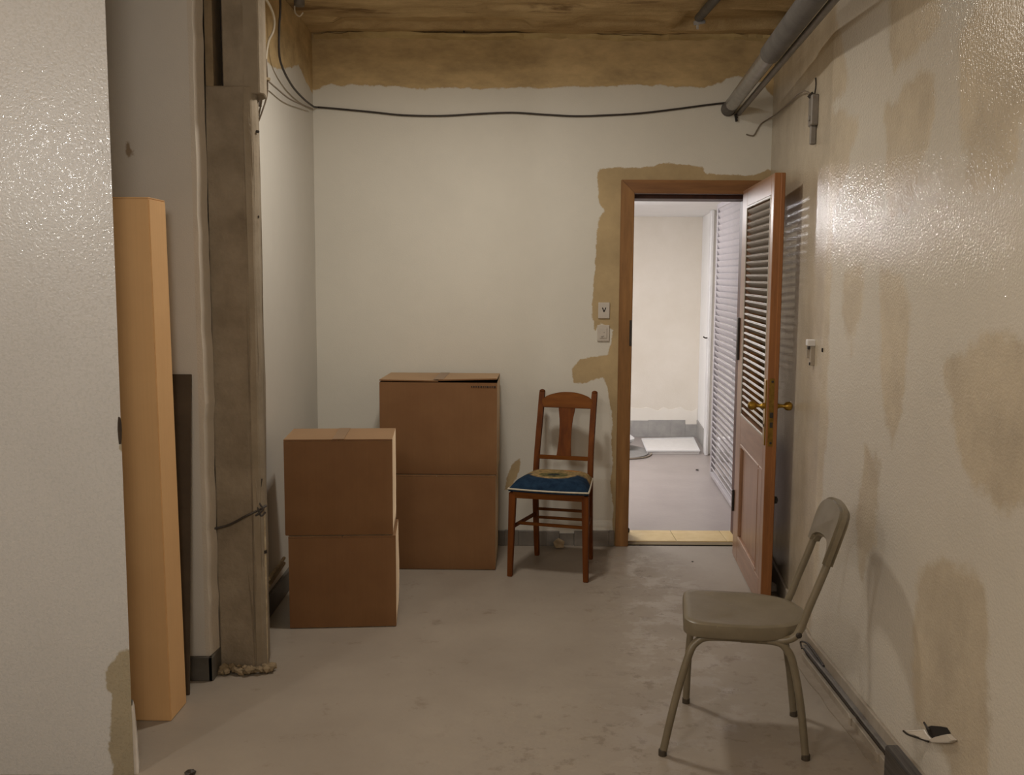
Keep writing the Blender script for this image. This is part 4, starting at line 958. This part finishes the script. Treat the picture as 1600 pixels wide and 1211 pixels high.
# junction box with loose wires high on the right wall
jy, jz = yr(1277, 168); jx = xr(jy); wr = math.atan2(1.42 - XR, YB - YBEND)
jb = thing('junction_box', 'small grey junction box with loose wires high on the right wall', 'box', (jx, jy, jz), -wr)
bm = new(); box(bm, (-0.03, -0.036, -0.075), (0.002, 0.036, 0.05), 0.005); obj('housing', bm, M['pipe_thin'], jb)
bm = new(); lathe(bm, [(0.014, 0), (0.014, 0.012), (0.0, 0.014)], (-0.024, 0.0, 0.046), (-0.6, 0, 0.6), 10); obj('gland', bm, M['metal_dark'], jb)
bm = new(); box(bm, (-0.036, -0.020, -0.055), (-0.029, 0.0, -0.035), 0.002); box(bm, (-0.026, -0.010, -0.15), (-0.001, 0.010, -0.073), 0.004); obj('terminal', bm, M['base_grey'], jb)
def wallpt(px, py, off=0.008):
    y, z = yr(px, py); return Vector((xr(y) - off, y, z))
bm = new(); tube(bm, smoothpath([wallpt(1280, 152, 0.02), wallpt(1270, 143, 0.03), wallpt(1255, 146, 0.02), wallpt(1240, 158, 0.012), wallpt(1222, 174, 0.014), at_y(1204, 184, YB - 0.05), at_y(1190, 193, YB - 0.01), at_y(1183, 203, YB - 0.008), at_y(1177, 212, YB - 0.008), at_y(1166, 210, YB - 0.008)], 6), 0.0036, 8)
tag(obj('bare_wire', bm, M['cable_grey'], smooth=True), 'thin pale wire from the junction box to the back wall under the pipe', 'wire')
bm = new(); tube(bm, smoothpath([wallpt(1276, 122, 0.004), wallpt(1277, 135, 0.006), wallpt(1277, 150, 0.012)], 4), 0.003, 8); tag(obj('wire_tail', bm, M['metal_dark'], smooth=True), 'short dark wire tail above the junction box', 'wire')
# latch keep
ky, kz = yr(1272, 552); lk = thing('latch_bracket', 'small pale metal latch bracket on the right wall beside the door', 'bracket', (xr(ky), ky, kz), -wr)
bm = new(); box(bm, (-0.032, -0.02, 0.030), (0.002, 0.02, 0.056), 0.003); obj('cap', bm, M['white'], lk)
bm = new(); box(bm, (-0.018, -0.018, -0.05), (0.002, 0.018, 0.03), 0.003); box(bm, (-0.030, 0.0, -0.02), (-0.016, 0.012, 0.016), 0.002); obj('plate', bm, M['trunk'], lk)
bm = new(); box(bm, (-0.026, -0.008, 0.016), (-0.016, 0.02, 0.031), 0.001); obj('slot', bm, M['metal_dark'], lk)
bm = new(); box(bm, (-0.021, -0.017, -0.048), (-0.016, -0.006, -0.036), 0.001); obj('screw', bm, M['metal_dark'], lk)
bm = new(); a = yr(1285.5, 547); box(bm, (xr(a[0]) - 0.004, a[0] - 0.006, a[1] - 0.008), (xr(a[0]) + 0.004, a[0] + 0.006, a[1] + 0.008), 0.002); tag(obj('screw_hole', bm, M['hole']), 'small dark screw hole on the right wall beside the latch bracket', 'hole')
# broken outlet with cover plate low on the right wall
oy, oz = yr(1466, 1143); ol = thing('wall_outlet', 'broken open wall socket with loose pale cover low on the right wall', 'socket', (XR, oy, oz))
bm = new(); t = bmesh.new(); pts = []
rr = random.Random(5)
yy = lambda px, py: (yr(px, py)[0] - oy, yr(px, py)[1] - oz)
outer = [yy(*p) for p in ((1447, 1137), (1456, 1134), (1470, 1135), (1480, 1137), (1486, 1146), (1478, 1148), (1468, 1151), (1459, 1155), (1452, 1148))]
plate(bm, outer, (-0.002, 0, 0), (0, 1, 0), (0, 0, 1), (1, 0, 0), 0.008); obj('cavity', bm, M['hole'], ol)
bm = new(); ring = [yy(*p) for p in ((1458, 1155.5), (1468, 1151.5), (1478, 1149), (1487, 1147), (1497, 1157), (1490, 1161), (1474, 1161), (1462, 1160))]
plate(bm, ring, (-0.014, 0, 0), (0, 1, 0), (0, 0, 1), (1, 0, 0), 0.014, 0.002); obj('broken_rim', bm, M['plate'], ol)
bm = new(); flap = [yy(*p) for p in ((1430, 1142), (1447, 1140), (1451, 1147), (1459, 1156), (1455, 1158), (1440, 1152))]
t = bmesh.new(); lo = [t.verts.new((-0.004 - 0.040 * max(0, (f[0] - outer[0][0])) / 0.1, f[0], f[1])) for f in flap]; hi = [t.verts.new(v.co + Vector((-0.003, 0, -0.002))) for v in lo]
t.faces.new(hi); t.faces.new(lo[::-1])
for i in range(len(lo)): t.faces.new((lo[i], lo[(i + 1) % len(lo)], hi[(i + 1) % len(lo)], hi[i]))
bmesh.ops.recalc_face_normals(t, faces=t.faces); merge(bm, t); obj('loose_cover', bm, M['plate'], ol)
bm = new(); fp = [Vector((-0.010 - 0.040 * max(0, (f[0] - outer[0][0])) / 0.1, f[0], f[1])) for f in (yy(1431, 1142), yy(1435, 1148), yy(1444, 1154), yy(1456, 1159))]
tube(bm, smoothpath(fp, 4), 0.003, 8); tube(bm, [(-0.006,) + yy(1447, 1129), (-0.008,) + yy(1452, 1136), (-0.01,) + yy(1458, 1141)], 0.003, 8); obj('wire', bm, M['metal_dark'], ol, smooth=True)

# ---- cable trunking at the foot of the right wall
tk = thing('cable_trunking', 'open grey cable trunking along the foot of the right wall', 'trunking', (0, 0, 0))
bm = new(); box(bm, (XR - 0.034, YF + 0.05, 0.002), (XR - 0.012, 3.93, 0.032), 0.002); obj('lower_channel', bm, M['trunk'], tk)
bm = new(); box(bm, (XR - 0.030, YF + 0.05, 0.058), (XR - 0.012, 3.93, 0.066), 0.002); obj('upper_lip', bm, M['galv'], tk)
bm = new(); box(bm, (XR - 0.020, YF + 0.05, 0.032), (XR - 0.011, 3.93, 0.058)); obj('dark_slot', bm, M['cavity'], tk)
bm = new(); tube(bm, [(XR - 0.028, 3.92, 0.052), (XR - 0.024, 3.5, 0.048), (XR - 0.024, 2.9, 0.05)], 0.005, 8); obj('loose_wire', bm, M['cable_black'], tk, smooth=True)
bm = new(); tube(bm, smoothpath([(XR - 0.03, 3.94, 0.045), (XR - 0.03, 3.96, 0.066), (XR - 0.02, 3.90, 0.080), (XR - 0.016, 3.78, 0.074), (XR - 0.016, 3.70, 0.068)], 5), 0.004, 8); obj('end_wire', bm, M['cable_black'], tk, smooth=True)
for k, y in enumerate((3.32, 3.06)):
    bm = new(); box(bm, (XR - 0.040, y, 0.0), (XR - 0.012, y + 0.025, 0.034), 0.002); obj('clip', bm, M['trunk'], tk)
bm = new(); box(bm, (XR - 0.056, 2.55, 0.008), (XR - 0.012, 2.965, 0.112), 0.006); cvv = obj('cover', bm, M['trunk_cover'], tk)
bm = new(); box(bm, (XR - 0.062, 2.50, 0.004), (XR - 0.012, 2.80, 0.075), 0.006); obj('end_cap', bm, M['foot'], cvv)
# rough screed strip along the wall, where the old floor edge shows
bm = new(); rr = random.Random(14); L = []; n = 60
for i in range(n + 1):
    y = YF + 0.1 + (4.9 - YF) * i / n; L.append((xr(y) - 0.062 + rr.uniform(-0.005, 0.006) + 0.006 * math.sin(y * 3), y))
prism(bm, L + [(xr(4.9) - 0.01, 4.98), (XR - 0.01, YBEND), (XR - 0.01, YF + 0.1)], 0.0, 0.006); struct('trim_9', bm, simple('worn_floor_edge', S(140, 129, 115), S(152, 141, 127), 0.65, 18, 0.5, 60))

# small debris
rr = random.Random(33)
def crumb(label, x, y, r, mat, flat=0.5):
    bm = new(); tb = bmesh.new(); bmesh.ops.create_icosphere(tb, subdivisions=1, radius=r)
    for v in tb.verts: v.co = Vector((v.co.x * rr.uniform(0.7, 1.3), v.co.y * rr.uniform(0.7, 1.3), max(v.co.z, -r * 0.6) * flat))
    merge(bm, tb, 0, Matrix.Translation((x, y, r * 0.6 * flat)))
    return tag(obj('plaster_crumb', bm, M[mat]), label, 'crumb', 'loose crumbs on the floor')
p = at_z(298, 1209, 0); crumb('dark crumb of rubble on the floor at the bottom left', p.x, p.y, 0.018, 'metal_dark')
p = at_z(1082, 878, 0); crumb('tiny dark crumb on the floor in front of the doorway', p.x, p.y, 0.007, 'metal_dark')
p = at_z(1098, 845, 0); crumb('tiny dark crumb at the threshold edge', p.x, p.y, 0.006, 'metal_dark')
p = at_z(1226, 918, 0.02); crumb('pale plaster lump at the wall foot behind the metal chair', xr(p.y) - 0.03, p.y, 0.03, 'white_edge', 1.0)
p = at_z(1095, 735, 0); crumb('dark scrap on the hall floor by the closet post', p.x - 0.03, p.y, 0.014, 'metal_dark')
p = at_z(872, 846, 0.03); crumb('broken plaster lump under the wooden chair by the skirting', p.x, YB - 0.05, 0.035, 'plaster', 1.0)
p = at_z(436, 905, 0.0); 
for k, (dx, dz) in enumerate(((0, 0.0), (0.01, 0.012))):
    bm = new(); tube(bm, [at_x(420, 915 - 10 * k, XL + 0.025 + 0.01 * k), at_x(444, 880 - 8 * k, XL + 0.025 + 0.01 * k)], 0.008, 8)
    tag(obj('wall_conduit', bm, M['plaster'], smooth=True), ('lower' if k == 0 else 'upper') + ' pale conduit slanting on the left wall behind the front cartons', 'conduit', 'slanting conduits on the left wall')
